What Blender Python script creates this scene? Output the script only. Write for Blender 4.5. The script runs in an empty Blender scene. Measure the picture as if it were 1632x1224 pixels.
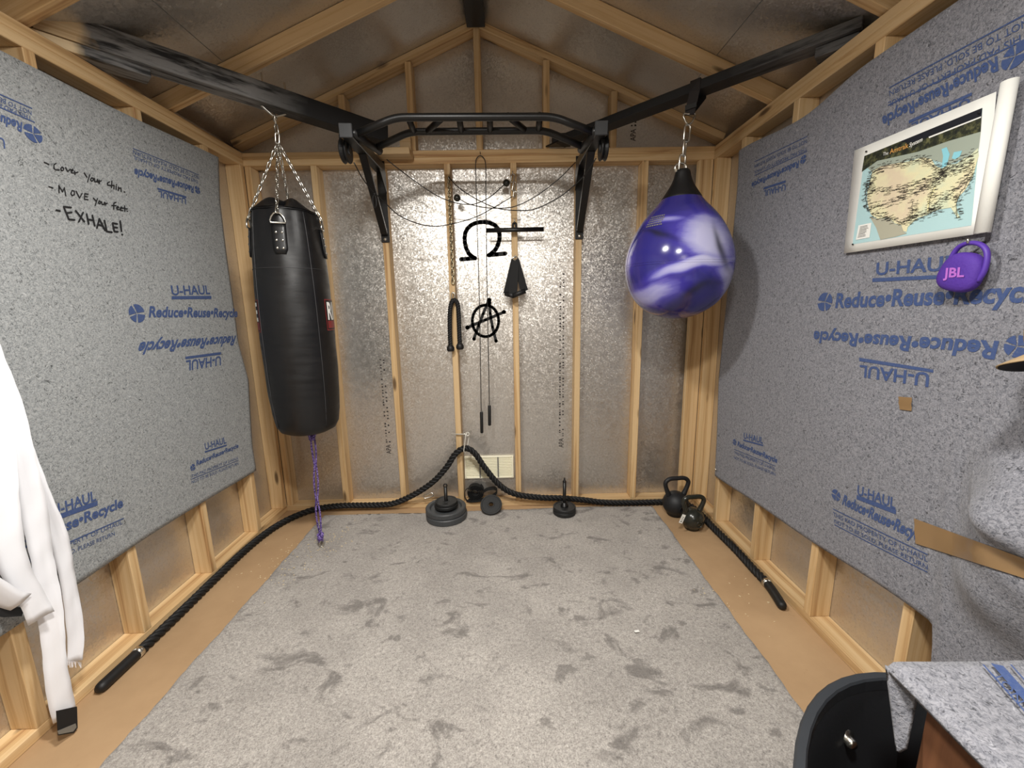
import bpy, bmesh, math, random
import numpy as np
from mathutils import Vector, Matrix

scene = bpy.context.scene
col = scene.collection
rnd = random.Random(7)
PI = math.pi

# ------------------------------------------------------------------ camera
F_PX, PITCH, YAW, ROLL = 647.42, 0.1826, 0.0088, 0.0181
CAM = np.array([0.1467, -2.6866, 1.3778])
W = 1.435            # half width of the room at the stud faces
SD = 0.089           # stud depth


def cam_axes():
    cy, sy = math.cos(YAW), math.sin(YAW)
    cp, sp = math.cos(PITCH), math.sin(PITCH)
    fwd = np.array([sy * cp, cy * cp, -sp])
    right = np.array([cy, -sy, 0.0])
    down = np.cross(fwd, right)
    cr, sr = math.cos(ROLL), math.sin(ROLL)
    return np.array([cr * right + sr * down, -sr * right + cr * down, fwd])


RM = cam_axes()
cam_data = bpy.data.cameras.new('camera')
cam_data.sensor_fit = 'HORIZONTAL'
cam_data.sensor_width = 36.0
cam_data.lens = F_PX * 36.0 / 1632.0
cam_data.clip_start = 0.02
cam = bpy.data.objects.new('camera', cam_data)
col.objects.link(cam)
cam.matrix_world = Matrix((
    (RM[0][0], -RM[1][0], -RM[2][0], CAM[0]),
    (RM[0][1], -RM[1][1], -RM[2][1], CAM[1]),
    (RM[0][2], -RM[1][2], -RM[2][2], CAM[2]),
    (0, 0, 0, 1)))
scene.camera = cam


def at(u, v, **k):
    """Photo pixel -> world point on the plane x=, y= or z= that carries it."""
    (ax, c), = k.items()
    i = 'xyz'.index(ax)
    r = RM.T @ np.array([(u - 816) / F_PX, (v - 612) / F_PX, 1.0])
    return Vector(CAM + r * ((c - CAM[i]) / r[i]))


# ------------------------------------------------------------------ world, lamps, exposure
world = bpy.data.worlds.new('world')
scene.world = world
world.use_nodes = True
world.node_tree.nodes['Background'].inputs[0].default_value = (0.9, 0.95, 1.0, 1)
world.node_tree.nodes['Background'].inputs[1].default_value = 0.15
scene.view_settings.view_transform = 'Standard'
scene.view_settings.look = 'None'
scene.view_settings.gamma = 1.0
scene.view_settings.use_curve_mapping = False
scene.view_settings.exposure = 0.0

LAMPS = [((-0.28, -1.68, 2.44), 43.0), ((0.22, -2.55, 2.42), 50.0)]
lamp_lights = []
for loc, power in LAMPS:
    ld = bpy.data.lights.new('lamp_light', 'AREA')
    ld.shape = 'RECTANGLE'
    ld.size, ld.size_y = 0.22, 0.14
    ld.energy = power
    ld.color = (1.0, 0.972, 0.925)
    lo = bpy.data.objects.new('lamp_light', ld)
    lo.location = loc
    col.objects.link(lo)
    lamp_lights.append(lo)

# ------------------------------------------------------------------ node helpers


class Mat:
    def __init__(self, name):
        self.m = bpy.data.materials.new(name)
        self.m.use_nodes = True
        self.t = self.m.node_tree
        self.b = self.t.nodes['Principled BSDF']

    def n(self, typ, props=None, **ins):
        nd = self.t.nodes.new(typ)
        for k, v in (props or {}).items():
            setattr(nd, k, v)
        for k, v in ins.items():
            key = int(k[1:]) if k[0] == '_' else k.replace('_', ' ')
            self.put(nd.inputs[key], v)
        return nd

    def put(self, sock, v):
        if isinstance(v, bpy.types.NodeSocket):
            self.t.links.new(v, sock)
        else:
            sock.default_value = v

    def set(self, **k):
        for a, v in k.items():
            self.put(self.b.inputs[a.replace('_', ' ')], v)
        return self

    def obj(self):
        return self.n('ShaderNodeTexCoord').outputs['Object']

    def mapping(self, vec, scale=(1, 1, 1), loc=(0, 0, 0), rot=(0, 0, 0)):
        return self.n('ShaderNodeMapping', None, Vector=vec, Scale=scale, Location=loc, Rotation=rot).outputs[0]

    def noise(self, vec, scale, detail=3.0, rough=0.5, dist=0.0):
        return self.n('ShaderNodeTexNoise', None, Vector=vec, Scale=scale, Detail=detail,
                      Roughness=rough, Distortion=dist).outputs['Fac']

    def ramp(self, fac, stops, interp='LINEAR'):
        nd = self.n('ShaderNodeValToRGB', None, Fac=fac)
        cr = nd.color_ramp
        cr.interpolation = interp
        while len(cr.elements) < len(stops):
            cr.elements.new(0.5)
        for e, (p, c) in zip(cr.elements, stops):
            e.position = p
            e.color = (*c, 1) if len(c) == 3 else c
        return nd.outputs[0]

    def mix(self, fac, a, b, mode='MIX'):
        nd = self.n('ShaderNodeMix', {'data_type': 'RGBA', 'blend_type': mode})
        self.put(nd.inputs[0], fac)
        self.put(nd.inputs[6], a if not isinstance(a, tuple) else (*a, 1))
        self.put(nd.inputs[7], b if not isinstance(b, tuple) else (*b, 1))
        return nd.outputs[2]

    def math(self, op, a, b=0.0, c=0.0, clamp=False):
        nd = self.n('ShaderNodeMath', {'operation': op, 'use_clamp': clamp})
        self.put(nd.inputs[0], a)
        self.put(nd.inputs[1], b)
        self.put(nd.inputs[2], c)
        return nd.outputs[0]

    def bump(self, h, strength=0.3, dist=0.01):
        nd = self.n('ShaderNodeBump', None, Height=h, Strength=strength, Distance=dist)
        self.put(self.b.inputs['Normal'], nd.outputs[0])
        return self


def srgb(r, g, b):
    f = lambda c: (c / 255 / 12.92) if c <= 10 else ((c / 255 + 0.055) / 1.055) ** 2.4
    return (f(r), f(g), f(b))


def plain(name, rgb, rough=0.6, metal=0.0, **k):
    m = Mat(name)
    m.set(Base_Color=(*srgb(*rgb), 1), Roughness=rough, Metallic=metal, **k)
    return m.m


M = {}


def wood_material(name, light, mid, dark, paint=None, worn=0.0):
    m = Mat(name)
    info = m.n('ShaderNodeObjectInfo')
    rv = m.n('ShaderNodeCombineXYZ', None)
    r10 = m.math('MULTIPLY', info.outputs['Random'], 37.0)
    m.put(rv.inputs[0], r10)
    m.put(rv.inputs[1], m.math('MULTIPLY', info.outputs['Random'], 11.0))
    add = m.n('ShaderNodeVectorMath', {'operation': 'ADD'})
    m.put(add.inputs[0], m.obj())
    m.put(add.inputs[1], rv.outputs[0])
    v = add.outputs[0]
    warp = m.noise(m.mapping(v, (1.2, 6, 6)), 1.0, 2.0)
    wv = m.n('ShaderNodeVectorMath', {'operation': 'MULTIPLY_ADD'})
    wc = m.n('ShaderNodeCombineXYZ')
    m.put(wc.inputs[1], m.math('MULTIPLY', warp, 0.06))
    m.put(wc.inputs[2], m.math('MULTIPLY', warp, 0.05))
    addw = m.n('ShaderNodeVectorMath', {'operation': 'ADD'})
    m.put(addw.inputs[0], v)
    m.put(addw.inputs[1], wc.outputs[0])
    grain = m.noise(m.mapping(addw.outputs[0], (1.0, 150, 110)), 1.0, 4.0, 0.6)
    rings = m.noise(m.mapping(addw.outputs[0], (0.5, 34, 34)), 1.0, 2.0, 0.5)
    tone = m.noise(m.mapping(v, (0.8, 2, 2)), 1.0, 2.0)
    g = m.math('ADD', m.math('MULTIPLY', grain, 0.35), m.math('MULTIPLY', rings, 0.65))
    c = m.ramp(g, [(0.34, dark), (0.455, mid), (0.56, light)])
    c = m.mix(m.math('MULTIPLY', tone, 0.35), c, mid)
    # knots
    vor = m.n('ShaderNodeTexVoronoi', {'feature': 'F1'}, Vector=m.mapping(v, (2.4, 9.0, 9.0)), Scale=1.0)
    kn = m.ramp(vor.outputs['Distance'], [(0.0, (1, 1, 1)), (0.085, (0.85, 0.85, 0.85)), (0.15, (0, 0, 0))])
    c = m.mix(kn, c, tuple(x * 0.28 for x in dark))
    hue = m.n('ShaderNodeHueSaturation', None, Color=c, Hue=0.5, Saturation=1.0,
              Value=m.math('ADD', m.math('MULTIPLY', info.outputs['Random'], 0.22), 0.89))
    c = hue.outputs[0]
    if paint:
        # paint sprayed over the board; bare patches follow the grain and the ends
        sep = m.n('ShaderNodeSeparateXYZ', None, Vector=m.obj())
        ends = m.math('ADD', m.math('MULTIPLY', m.noise(m.obj(), 18.0, 2.0), 0.10), sep.outputs[0])
        bare = m.ramp(ends, [(paint[1], (1, 1, 1)), (paint[1] + 0.05, (0, 0, 0))])
        wear = m.noise(m.mapping(v, (5, 60, 40)), 1.0, 4.0, 0.65)
        reach = m.ramp(ends, [(paint[2], (worn, worn, worn)), (paint[2] + 0.25, (0, 0, 0))])
        wr = m.math('MULTIPLY', m.ramp(wear, [(0.36, (0, 0, 0)), (0.54, (1, 1, 1))]), reach)
        pc = m.mix(wr, paint[0], srgb(128, 128, 128))
        c = m.mix(bare, pc, c)
    m.set(Base_Color=c, Roughness=0.62)
    m.bump(g, 0.25, 0.002)
    return m.m


M['wood'] = wood_material('pine_wood', srgb(220, 190, 145), srgb(206, 171, 122), srgb(164, 121, 76))
M['beam_paint'] = wood_material('black_painted_wood', srgb(240, 218, 178), srgb(230, 202, 158), srgb(204, 168, 122),
                                (srgb(17, 17, 19), 0.16, 0.70), 0.95)
M['beam_paint_even'] = wood_material('black_painted_board', srgb(224, 188, 134), srgb(208, 166, 110), srgb(178, 130, 78),
                                     (srgb(17, 17, 19), -0.9, 0.25), 0.5)


def foil_material(name, base):
    """Foil pressed over flake board: each flake catches the light at its own tilt."""
    m = Mat(name)
    v = m.obj()
    wob = m.n('ShaderNodeTexNoise', None, Vector=v, Scale=60.0, Detail=2.0)
    wv = m.n('ShaderNodeVectorMath', {'operation': 'MULTIPLY_ADD'})
    m.put(wv.inputs[0], wob.outputs['Color'])
    wv.inputs[1].default_value = (0.016, 0.016, 0.016)
    m.put(wv.inputs[2], v)
    fl = m.n('ShaderNodeTexVoronoi', {'feature': 'F1'}, Vector=wv.outputs[0], Scale=150.0)
    sub = m.n('ShaderNodeVectorMath', {'operation': 'SUBTRACT'})
    m.put(sub.inputs[0], fl.outputs['Color'])
    sub.inputs[1].default_value = (0.5, 0.5, 0.5)
    amp = m.math('ADD', m.math('MULTIPLY', m.noise(v, 3.0, 3.0), 0.16), 0.11)
    sc = m.n('ShaderNodeVectorMath', {'operation': 'SCALE'})
    m.put(sc.inputs[0], sub.outputs[0])
    m.put(sc.inputs['Scale'], amp)
    geo = m.n('ShaderNodeNewGeometry')
    ad = m.n('ShaderNodeVectorMath', {'operation': 'ADD'})
    m.put(ad.inputs[0], geo.outputs['Normal'])
    m.put(ad.inputs[1], sc.outputs[0])
    nn = m.n('ShaderNodeVectorMath', {'operation': 'NORMALIZE'})
    m.put(nn.inputs[0], ad.outputs[0])
    n3 = m.noise(v, 22.0, 3.0, 0.6)
    bp = m.n('ShaderNodeBump', None, Height=n3, Strength=0.2, Distance=0.004, Normal=nn.outputs[0])
    m.put(m.b.inputs['Normal'], bp.outputs[0])
    big = m.noise(v, 2.3, 4.0, 0.6)
    spots = m.noise(v, 105.0, 3.0, 0.7)
    c = m.mix(m.ramp(big, [(0.42, (0, 0, 0)), (0.75, (0.35, 0.35, 0.35))]), base, tuple(x * 0.8 for x in base))
    c = m.mix(m.ramp(spots, [(0.55, (0, 0, 0)), (0.70, (0.3, 0.3, 0.3))]), c, tuple(x * 0.35 for x in base))
    m.set(Base_Color=c, Metallic=0.88, Roughness=m.ramp(n3, [(0.3, (0.32,) * 3), (0.7, (0.45,) * 3)]))
    return m.m


M['foil'] = foil_material('foil_faced_board', srgb(214, 210, 204))
# ------------------------------------------------------------------ more materials
def floor_mat():
    m = Mat('tan_floor_paint')
    v = m.obj()
    n = m.noise(v, 3.0, 5.0, 0.6)
    c = m.ramp(n, [(0.3, srgb(170, 139, 104)), (0.7, srgb(188, 156, 119))])
    d = m.noise(m.mapping(v, (1, 0.5, 1)), 14.0, 4.0, 0.7)
    c = m.mix(m.ramp(d, [(0.66, (0, 0, 0)), (0.78, (0.5, 0.5, 0.5))]), c, srgb(122, 86, 52))
    m.set(Base_Color=c, Roughness=0.55)
    m.bump(m.noise(v, 60.0, 2.0), 0.08, 0.003)
    return m.m


def carpet_mat():
    m = Mat('grey_carpet')
    v = m.obj()
    f = m.noise(v, 210.0, 2.0, 0.75)
    f2 = m.noise(m.mapping(v, (1, 1, 1), (2, 3, 1)), 75.0, 3.0, 0.65)
    # pile pushed over in small patches and streaks, its shade painted into the colour
    s1 = m.noise(m.mapping(v, (1.0, 1.5, 1.0), (0, 0, 0), (0, 0, 0.7)), 5.0, 6.0, 0.62, 0.7)
    s2 = m.noise(m.mapping(v, (1.0, 1.25, 1.0), (7, 1, 0), (0, 0, -0.55)), 8.5, 5.0, 0.6, 0.3)
    p1 = m.ramp(s1, [(0.345, (1, 1, 1)), (0.40, (0.5, 0.5, 0.5)), (0.445, (0, 0, 0))])
    p2 = m.ramp(s2, [(0.335, (0.85, 0.85, 0.85)), (0.415, (0, 0, 0))])
    soft = m.ramp(m.noise(v, 2.6, 3.0, 0.6), [(0.35, (0.38,) * 3), (0.62, (0, 0, 0))])
    p = m.math('MAXIMUM', m.math('MAXIMUM', p1, p2), soft)
    c = m.ramp(m.math('ADD', m.math('MULTIPLY', f, 0.62), m.math('MULTIPLY', f2, 0.38)),
               [(0.30, srgb(104, 99, 95)), (0.43, srgb(154, 148, 142)), (0.55, srgb(180, 174, 167)), (0.70, srgb(212, 206, 199))])
    c = m.mix(m.math('MULTIPLY', p, 0.72), c, srgb(90, 85, 81))
    m.set(Base_Color=c, Roughness=0.95)
    m.put(m.b.inputs['Sheen Weight'], 0.2)
    m.bump(m.math('ADD', f, f2), 0.6, 0.008)
    return m.m


def blanket_mat(name, a, b, dk):
    m = Mat(name)
    v = m.obj()
    f = m.noise(v, 130.0, 3.0, 0.7, 1.2)
    g = m.noise(m.mapping(v, (1, 1, 1), (3, 5, 7)), 75.0, 2.0, 0.6, 1.5)
    c = m.ramp(f, [(0.30, dk), (0.44, a), (0.60, b)])
    c = m.mix(m.ramp(g, [(0.30, (0.85,) * 3), (0.38, (0, 0, 0))]), c, tuple(x * 0.45 for x in dk))
    c = m.mix(m.ramp(g, [(0.66, (0, 0, 0)), (0.74, (0.7,) * 3)]), c, tuple(min(1, x * 1.55) for x in b))
    m.set(Base_Color=c, Roughness=0.97)
    m.put(m.b.inputs['Sheen Weight'], 0.15)
    m.bump(m.math('ADD', f, g), 0.5, 0.004)
    return m.m


def print_mat(name, rgb):
    m = Mat(name)
    v = m.obj()
    f = m.noise(v, 150.0, 3.0, 0.7, 1.0)
    c = m.ramp(f, [(0.36, srgb(*rgb)), (0.62, srgb(*[x * 0.8 + 26 for x in rgb])), (0.72, srgb(*[x * 0.5 + 70 for x in rgb]))])
    m.set(Base_Color=c, Roughness=0.95)
    return m.m


def leather_mat():
    m = Mat('black_vinyl')
    v = m.obj()
    n = m.noise(v, 420.0, 2.0)
    n2 = m.noise(m.mapping(v, (1, 1, 5)), 7.0, 3.0)
    m.set(Base_Color=(*srgb(15, 15, 17), 1), Roughness=m.ramp(n2, [(0.3, (0.36,) * 3), (0.7, (0.5,) * 3)]))
    m.bump(m.math('ADD', m.math('MULTIPLY', n, 0.12), m.math('MULTIPLY', n2, 0.6)), 0.18, 0.006)
    return m.m


def swirl_mat():
    """Marbled vinyl: broad lavender sweeps over purple with thin dark veins."""
    m = Mat('purple_swirl_vinyl')
    rel = m.mapping(m.obj(), (1, 1, 1), (-1.022, 0.55, -1.58))
    wn = m.n('ShaderNodeTexNoise', None, Vector=rel, Scale=3.2, Detail=2.0, Roughness=0.45)
    wv = m.n('ShaderNodeVectorMath', {'operation': 'MULTIPLY_ADD'})
    m.put(wv.inputs[0], wn.outputs['Color'])
    wv.inputs[1].default_value = (0.16, 0.16, 0.16)
    m.put(wv.inputs[2], rel)
    sep = m.n('ShaderNodeSeparateXYZ', None, Vector=wv.outputs[0])
    ox, oy, oz = sep.outputs
    u = m.math('MULTIPLY', m.math('ADD', m.math('MULTIPLY', ox, 0.926), m.math('MULTIPLY', oy, -0.378)), 3.82)
    u = m.math('SUBTRACT', u, 0.167)
    w = m.math('SUBTRACT', m.math('MULTIPLY', oz, 3.82), 0.31)

    def blob(cx, cy, sx, sy, rot=0.0):
        du, dw = m.math('SUBTRACT', u, cx), m.math('SUBTRACT', w, cy)
        cr, sr = math.cos(rot), math.sin(rot)
        a = m.math('ADD', m.math('MULTIPLY', du, cr / sx), m.math('MULTIPLY', dw, sr / sx))
        b = m.math('ADD', m.math('MULTIPLY', du, -sr / sy), m.math('MULTIPLY', dw, cr / sy))
        q = m.math('ADD', m.math('MULTIPLY', a, a), m.math('MULTIPLY', b, b))
        return m.math('POWER', 2.718, m.math('MULTIPLY', q, -1.0))

    lav = blob(0.52, 0.34, 0.60, 0.50, -0.5)
    for args, k in (((0.30, -0.13, 0.85, 0.13, 0.16), 0.95), ((-0.42, -0.52, 0.60, 0.26, 0.1), 0.66), ((-0.25, 0.70, 0.42, 0.11, -0.05), 0.55),
                    ((0.85, -0.40, 0.22, 0.5, 0.2), 0.75), ((-0.95, 0.1, 0.14, 0.4, 0.0), 0.5)):
        lav = m.math('MAXIMUM', lav, m.math('MULTIPLY', blob(*args), k))
    dark = m.math('MAXIMUM', blob(-0.36, 0.42, 0.34, 0.055, -0.35), m.math('MAXIMUM', blob(0.30, -0.60, 0.42, 0.07, 0.42), blob(0.74, 0.16, 0.06, 0.42, 0.25)))
    fine = m.noise(m.mapping(wv.outputs[0], (2, 2, 7)), 3.0, 4.0, 0.6)
    f = m.math('ADD', lav, m.math('MULTIPLY', m.math('SUBTRACT', fine, 0.5), 0.35))
    c = m.ramp(f, [(0.10, srgb(50, 46, 122)), (0.34, srgb(66, 58, 152)), (0.45, srgb(98, 92, 178)), (0.58, srgb(150, 148, 204)), (0.85, srgb(186, 185, 220))])
    c = m.mix(m.math('MULTIPLY', dark, 0.85), c, srgb(34, 34, 46))
    m.set(Base_Color=c, Roughness=0.16)
    m.put(m.b.inputs['Coat Weight'], 0.4)
    m.put(m.b.inputs['Coat Roughness'], 0.06)
    return m.m


def cord_mat():
    m = Mat('purple_braided_cord')
    v = m.obj()
    ch = m.n('ShaderNodeTexVoronoi', {'feature': 'F1'}, Vector=v, Scale=170.0)
    c = m.ramp(ch.outputs['Distance'], [(0.25, srgb(176, 160, 214)), (0.45, srgb(104, 76, 160)), (0.7, srgb(48, 34, 84))])
    m.set(Base_Color=c, Roughness=0.8)
    return m.m


def iron_mat(name, rgb, rough, bump=0.2):
    m = Mat(name)
    v = m.obj()
    n = m.noise(v, 160.0, 2.0)
    m.set(Base_Color=(*srgb(*rgb), 1), Roughness=rough)
    m.bump(n, bump, 0.002)
    return m.m


def map_mat():
    m = Mat('map_land_tint')
    v = m.obj()
    n = m.noise(v, 9.0, 3.0, 0.6)
    c = m.ramp(n, [(0.36, srgb(222, 206, 176)), (0.5, srgb(230, 224, 182)), (0.64, srgb(212, 220, 188))])
    m.set(Base_Color=c, Roughness=0.6)
    return m.m


def map_head_mat():
    m = Mat('map_photo_header')
    v = m.obj()
    n = m.noise(v, 55.0, 4.0, 0.7)
    c = m.ramp(n, [(0.35, srgb(16, 20, 18)), (0.5, srgb(42, 46, 30)), (0.68, srgb(104, 104, 66))])
    m.set(Base_Color=c, Roughness=0.6)
    return m.m


M['floor'] = floor_mat()
M['carpet'] = carpet_mat()
M['blanket_l'] = blanket_mat('grey_felt', srgb(136, 139, 140), srgb(162, 164, 164), srgb(94, 97, 98))
M['blanket_r'] = blanket_mat('slate_felt', srgb(114, 115, 122), srgb(142, 142, 148), srgb(76, 77, 84))
M['print'] = print_mat('blue_print', (54, 74, 122))
M['marker'] = plain('black_marker', (22, 22, 24), 0.8)
M['spray'] = plain('black_spray_paint', (24, 25, 25), 0.75)
M['stamp'] = plain('dark_stamp_ink', (62, 58, 56), 0.8)
M['leather'] = leather_mat()
M['seam'] = plain('seam_grey', (58, 58, 60), 0.5)
M['steel'] = plain('bright_steel', (216, 214, 206), 0.25, 1.0)
M['white_steel'] = plain('zinc_white_steel', (226, 224, 214), 0.35, 0.4)
M['brass'] = plain('dull_brass_steel', (176, 166, 140), 0.3, 1.0)
M['blackmetal'] = iron_mat('black_powder_coat', (13, 13, 14), 0.40, 0.08)
M['blackplastic'] = plain('black_plastic', (17, 17, 18), 0.42)
M['capgrey'] = plain('dark_grey_cap', (44, 45, 47), 0.5)
M['cable'] = plain('black_cable', (14, 14, 15), 0.45)
M['rope'] = iron_mat('black_rope_fibre', (12, 13, 15), 0.66, 0.5)
M['rubber'] = plain('black_rubber', (18, 18, 19), 0.55)
M['iron'] = iron_mat('grey_cast_iron', (66, 68, 70), 0.5)
M['iron_black'] = iron_mat('black_cast_iron', (27, 28, 29), 0.55)
M['kettle_matte'] = iron_mat('matte_black_iron', (24, 25, 28), 0.55)
M['kettle_gloss'] = iron_mat('glossy_olive_black_iron', (40, 41, 36), 0.22, 0.08)
M['swirl'] = swirl_mat()
M['rubber_cap'] = plain('black_moulded_rubber', (20, 20, 22), 0.45)
M['cord'] = cord_mat()
M['cloth'] = plain('white_cotton', (236, 236, 240), 0.9)
M['paper'] = plain('white_paper', (238, 238, 232), 0.7)
M['tape'] = plain('brown_packing_tape', (140, 112, 78), 0.28)
M['webbing'] = plain('black_webbing', (16, 16, 17), 0.8)
M['strap'] = plain('dark_brown_webbing', (30, 24, 24), 0.7)
M['red'] = plain('label_red', (128, 34, 36), 0.5)
M['label_black'] = plain('label_black', (18, 14, 15), 0.5)
M['label_white'] = plain('label_white', (240, 240, 236), 0.5)
M['vent'] = plain('cream_vent_plastic', (250, 246, 222), 0.5)
M['grey'] = plain('mid_grey', (120, 118, 112), 0.6)
M['speaker'] = iron_mat('purple_speaker_fabric', (78, 44, 148), 0.75, 0.5)
M['speaker_trim'] = plain('purple_rubber', (84, 52, 158), 0.5)
M['speaker_logo'] = plain('violet_logo', (176, 104, 196), 0.5)
M['khaki'] = iron_mat('khaki_canvas', (160, 136, 102), 0.9, 0.3)
M['capblack'] = plain('dark_underbrim', (20, 20, 26), 0.9)
M['ocean'] = plain('map_sea', (178, 212, 214), 0.6)
M['land'] = map_mat()
M['mexico'] = plain('map_grey_land', (176, 174, 154), 0.6)
M['canada'] = plain('map_pale_land', (160, 170, 156), 0.6)
M['lakes'] = plain('map_lakes', (140, 206, 220), 0.6)
M['maphead'] = map_head_mat()
M['navy'] = plain('map_navy', (16, 20, 30), 0.6)
M['gold'] = plain('map_title_gold', (214, 158, 84), 0.6)
M['mapink'] = plain('map_ink', (66, 62, 54), 0.7)
M['mapriver'] = plain('map_river', (240, 232, 176), 0.7)
M['crate'] = wood_material('brown_stained_wood', srgb(122, 80, 52), srgb(106, 68, 44), srgb(80, 50, 32))
M['tub'] = iron_mat('black_moulded_tub', (15, 16, 18), 0.35, 0.1)
M['tub_rim'] = iron_mat('charcoal_tub_rim', (40, 43, 47), 0.5, 0.1)
M['chip'] = plain('pale_wood_chips', (226, 208, 170), 0.8)
M['lampwhite'] = plain('white_lamp_housing', (230, 230, 228), 0.5)
m_ = Mat('lamp_diffuser')
m_.set(Base_Color=(0.9, 0.9, 0.88, 1), Roughness=0.5)
m_.b.inputs['Emission Color'].default_value = (1, 0.95, 0.86, 1)
m_.b.inputs['Emission Strength'].default_value = 4.0
M['diffuser'] = m_.m

# ------------------------------------------------------------------ object helpers


def new_obj(name, verts, faces, mat, parent=None, smooth=False):
    me = bpy.data.meshes.new(name)
    me.from_pydata([tuple(v) for v in verts], [], [tuple(f) for f in faces])
    if mat is not None:
        me.materials.append(M[mat] if isinstance(mat, str) else mat)
    if smooth:
        me.polygons.foreach_set('use_smooth', [True] * len(me.polygons))
    me.update()
    o = bpy.data.objects.new(name, me)
    col.objects.link(o)
    if parent is not None:
        set_parent(o, parent)
    return o


def set_parent(o, p):
    o.parent = p
    o.matrix_parent_inverse = pmat(p).inverted()


def pmat(p):
    m = Matrix.LocRotScale(p.location, p.rotation_euler, p.scale)
    if p.parent is not None:
        m = pmat(p.parent) @ p.matrix_parent_inverse @ m
    return m


def tag(o, label, cat, group=None, kind=None):
    o['label'] = label
    if cat:
        o['category'] = cat
    if group:
        o['group'] = group
    if kind:
        o['kind'] = kind
    return o


def structure(o, label):
    o['kind'] = 'structure'
    o['label'] = label
    return o


def thing(name, loc, label, cat, group=None):
    e = bpy.data.objects.new(name, None)
    e.empty_display_size = 0.05
    e.location = loc
    col.objects.link(e)
    return tag(e, label, cat, group)


class MB:
    """Collects shapes into one mesh."""

    def __init__(self):
        self.v, self.f = [], []

    def add(self, v, f):
        b = len(self.v)
        self.v += [Vector(p) for p in v]
        self.f += [[i + b for i in q] for q in f]
        return self

    def box(self, c, s, R=None, ch=0.0):
        c = Vector(c)
        hx, hy, hz = s[0] / 2, s[1] / 2, s[2] / 2
        if ch <= 0:
            v = [(x, y, z) for x in (-hx, hx) for y in (-hy, hy) for z in (-hz, hz)]
            f = [(0, 1, 3, 2), (4, 6, 7, 5), (0, 4, 5, 1), (2, 3, 7, 6), (0, 2, 6, 4), (1, 5, 7, 3)]
        else:
            v, f = chamfer_box(hx, hy, hz, ch)
        v = [Vector(p) for p in v]
        if R is not None:
            v = [R @ p for p in v]
        return self.add([p + c for p in v], f)

    def tube(self, path, r, n=8, closed=False, caps=True, flat=None):
        path = [Vector(p) for p in path]
        m = len(path)
        rs = r if isinstance(r, (list, tuple)) else [r] * m
        fr = frames(path, closed)
        v, f = [], []
        for i in range(m):
            t, a, b = fr[i]
            for k in range(n):
                an = 2 * PI * k / n
                ca, sa = math.cos(an), math.sin(an)
                if flat:
                    ca, sa = ca * flat[0], sa * flat[1]
                v.append(path[i] + (a * ca + b * sa) * rs[i])
        segs = m if closed else m - 1
        for i in range(segs):
            j = (i + 1) % m
            for k in range(n):
                l = (k + 1) % n
                f.append((i * n + k, i * n + l, j * n + l, j * n + k))
        if caps and not closed:
            f.append(tuple(range(n - 1, -1, -1)))
            f.append(tuple((m - 1) * n + k for k in range(n)))
        return self.add(v, f)

    def lathe(self, prof, n=32, mat=None, cap=True):
        mat = mat or Matrix.Identity(4)
        v, f = [], []
        for r, z in prof:
            for k in range(n):
                a = 2 * PI * k / n
                v.append(mat @ Vector((r * math.cos(a), r * math.sin(a), z)))
        for i in range(len(prof) - 1):
            for k in range(n):
                l = (k + 1) % n
                f.append((i * n + k, i * n + l, (i + 1) * n + l, (i + 1) * n + k))
        if cap:
            f.append(tuple(range(n - 1, -1, -1)))
            f.append(tuple((len(prof) - 1) * n + k for k in range(n)))
        return self.add(v, f)

    def prism(self, poly, off):
        n = len(poly)
        p = [Vector(q) for q in poly]
        o = Vector(off)
        f = [tuple(range(n - 1, -1, -1)), tuple(range(n, 2 * n))]
        f += [(i, (i + 1) % n, n + (i + 1) % n, n + i) for i in range(n)]
        return self.add(p + [q + o for q in p], f)

    def build(self, name, mat, parent=None, smooth=False):
        return new_obj(name, self.v, self.f, mat, parent, smooth)


def chamfer_box(hx, hy, hz, c):
    bm = bmesh.new()
    bmesh.ops.create_cube(bm, size=2.0)
    for v in bm.verts:
        v.co = Vector((v.co.x * hx, v.co.y * hy, v.co.z * hz))
    bmesh.ops.bevel(bm, geom=list(bm.edges), offset=c, segments=1, affect='EDGES', profile=0.5)
    bm.verts.index_update()
    v = [p.co.copy() for p in bm.verts]
    f = [[q.index for q in g.verts] for g in bm.faces]
    bm.free()
    return v, f


def frames(path, closed=False):
    m = len(path)
    out = []
    prev = None
    for i in range(m):
        if closed:
            t = path[(i + 1) % m] - path[(i - 1) % m]
        else:
            t = path[min(i + 1, m - 1)] - path[max(i - 1, 0)]
        t = t.normalized() if t.length > 1e-9 else Vector((0, 0, 1))
        if prev is None:
            up = Vector((0, 0, 1)) if abs(t.z) < 0.9 else Vector((1, 0, 0))
            a = up.cross(t).normalized()
        else:
            a = (prev - t * prev.dot(t))
            a = a.normalized() if a.length > 1e-6 else t.orthogonal().normalized()
        prev = a
        out.append((t, a, t.cross(a)))
    return out


def smooth_path(pts, step=0.02):
    """Catmull-Rom through the points, resampled."""
    p = [Vector(q) for q in pts]
    p = [p[0] * 2 - p[1]] + p + [p[-1] * 2 - p[-2]]
    out = []
    for i in range(1, len(p) - 2):
        n = max(2, int((p[i + 1] - p[i]).length / step))
        for k in range(n):
            t = k / n
            a, b, c, d = p[i - 1], p[i], p[i + 1], p[i + 2]
            out.append(0.5 * ((2 * b) + (c - a) * t + (2 * a - 5 * b + 4 * c - d) * t * t + (3 * b - a - 3 * c + d) * t ** 3))
    out.append(p[-2])
    return out


def resample(path, step):
    out = [path[0]]
    acc = 0.0
    for a, b in zip(path[:-1], path[1:]):
        L = (b - a).length
        while acc + L >= step:
            k = (step - acc) / L
            a = a + (b - a) * k
            out.append(a.copy())
            L = (b - a).length
            acc = 0.0
        acc += L
    return out


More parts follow.
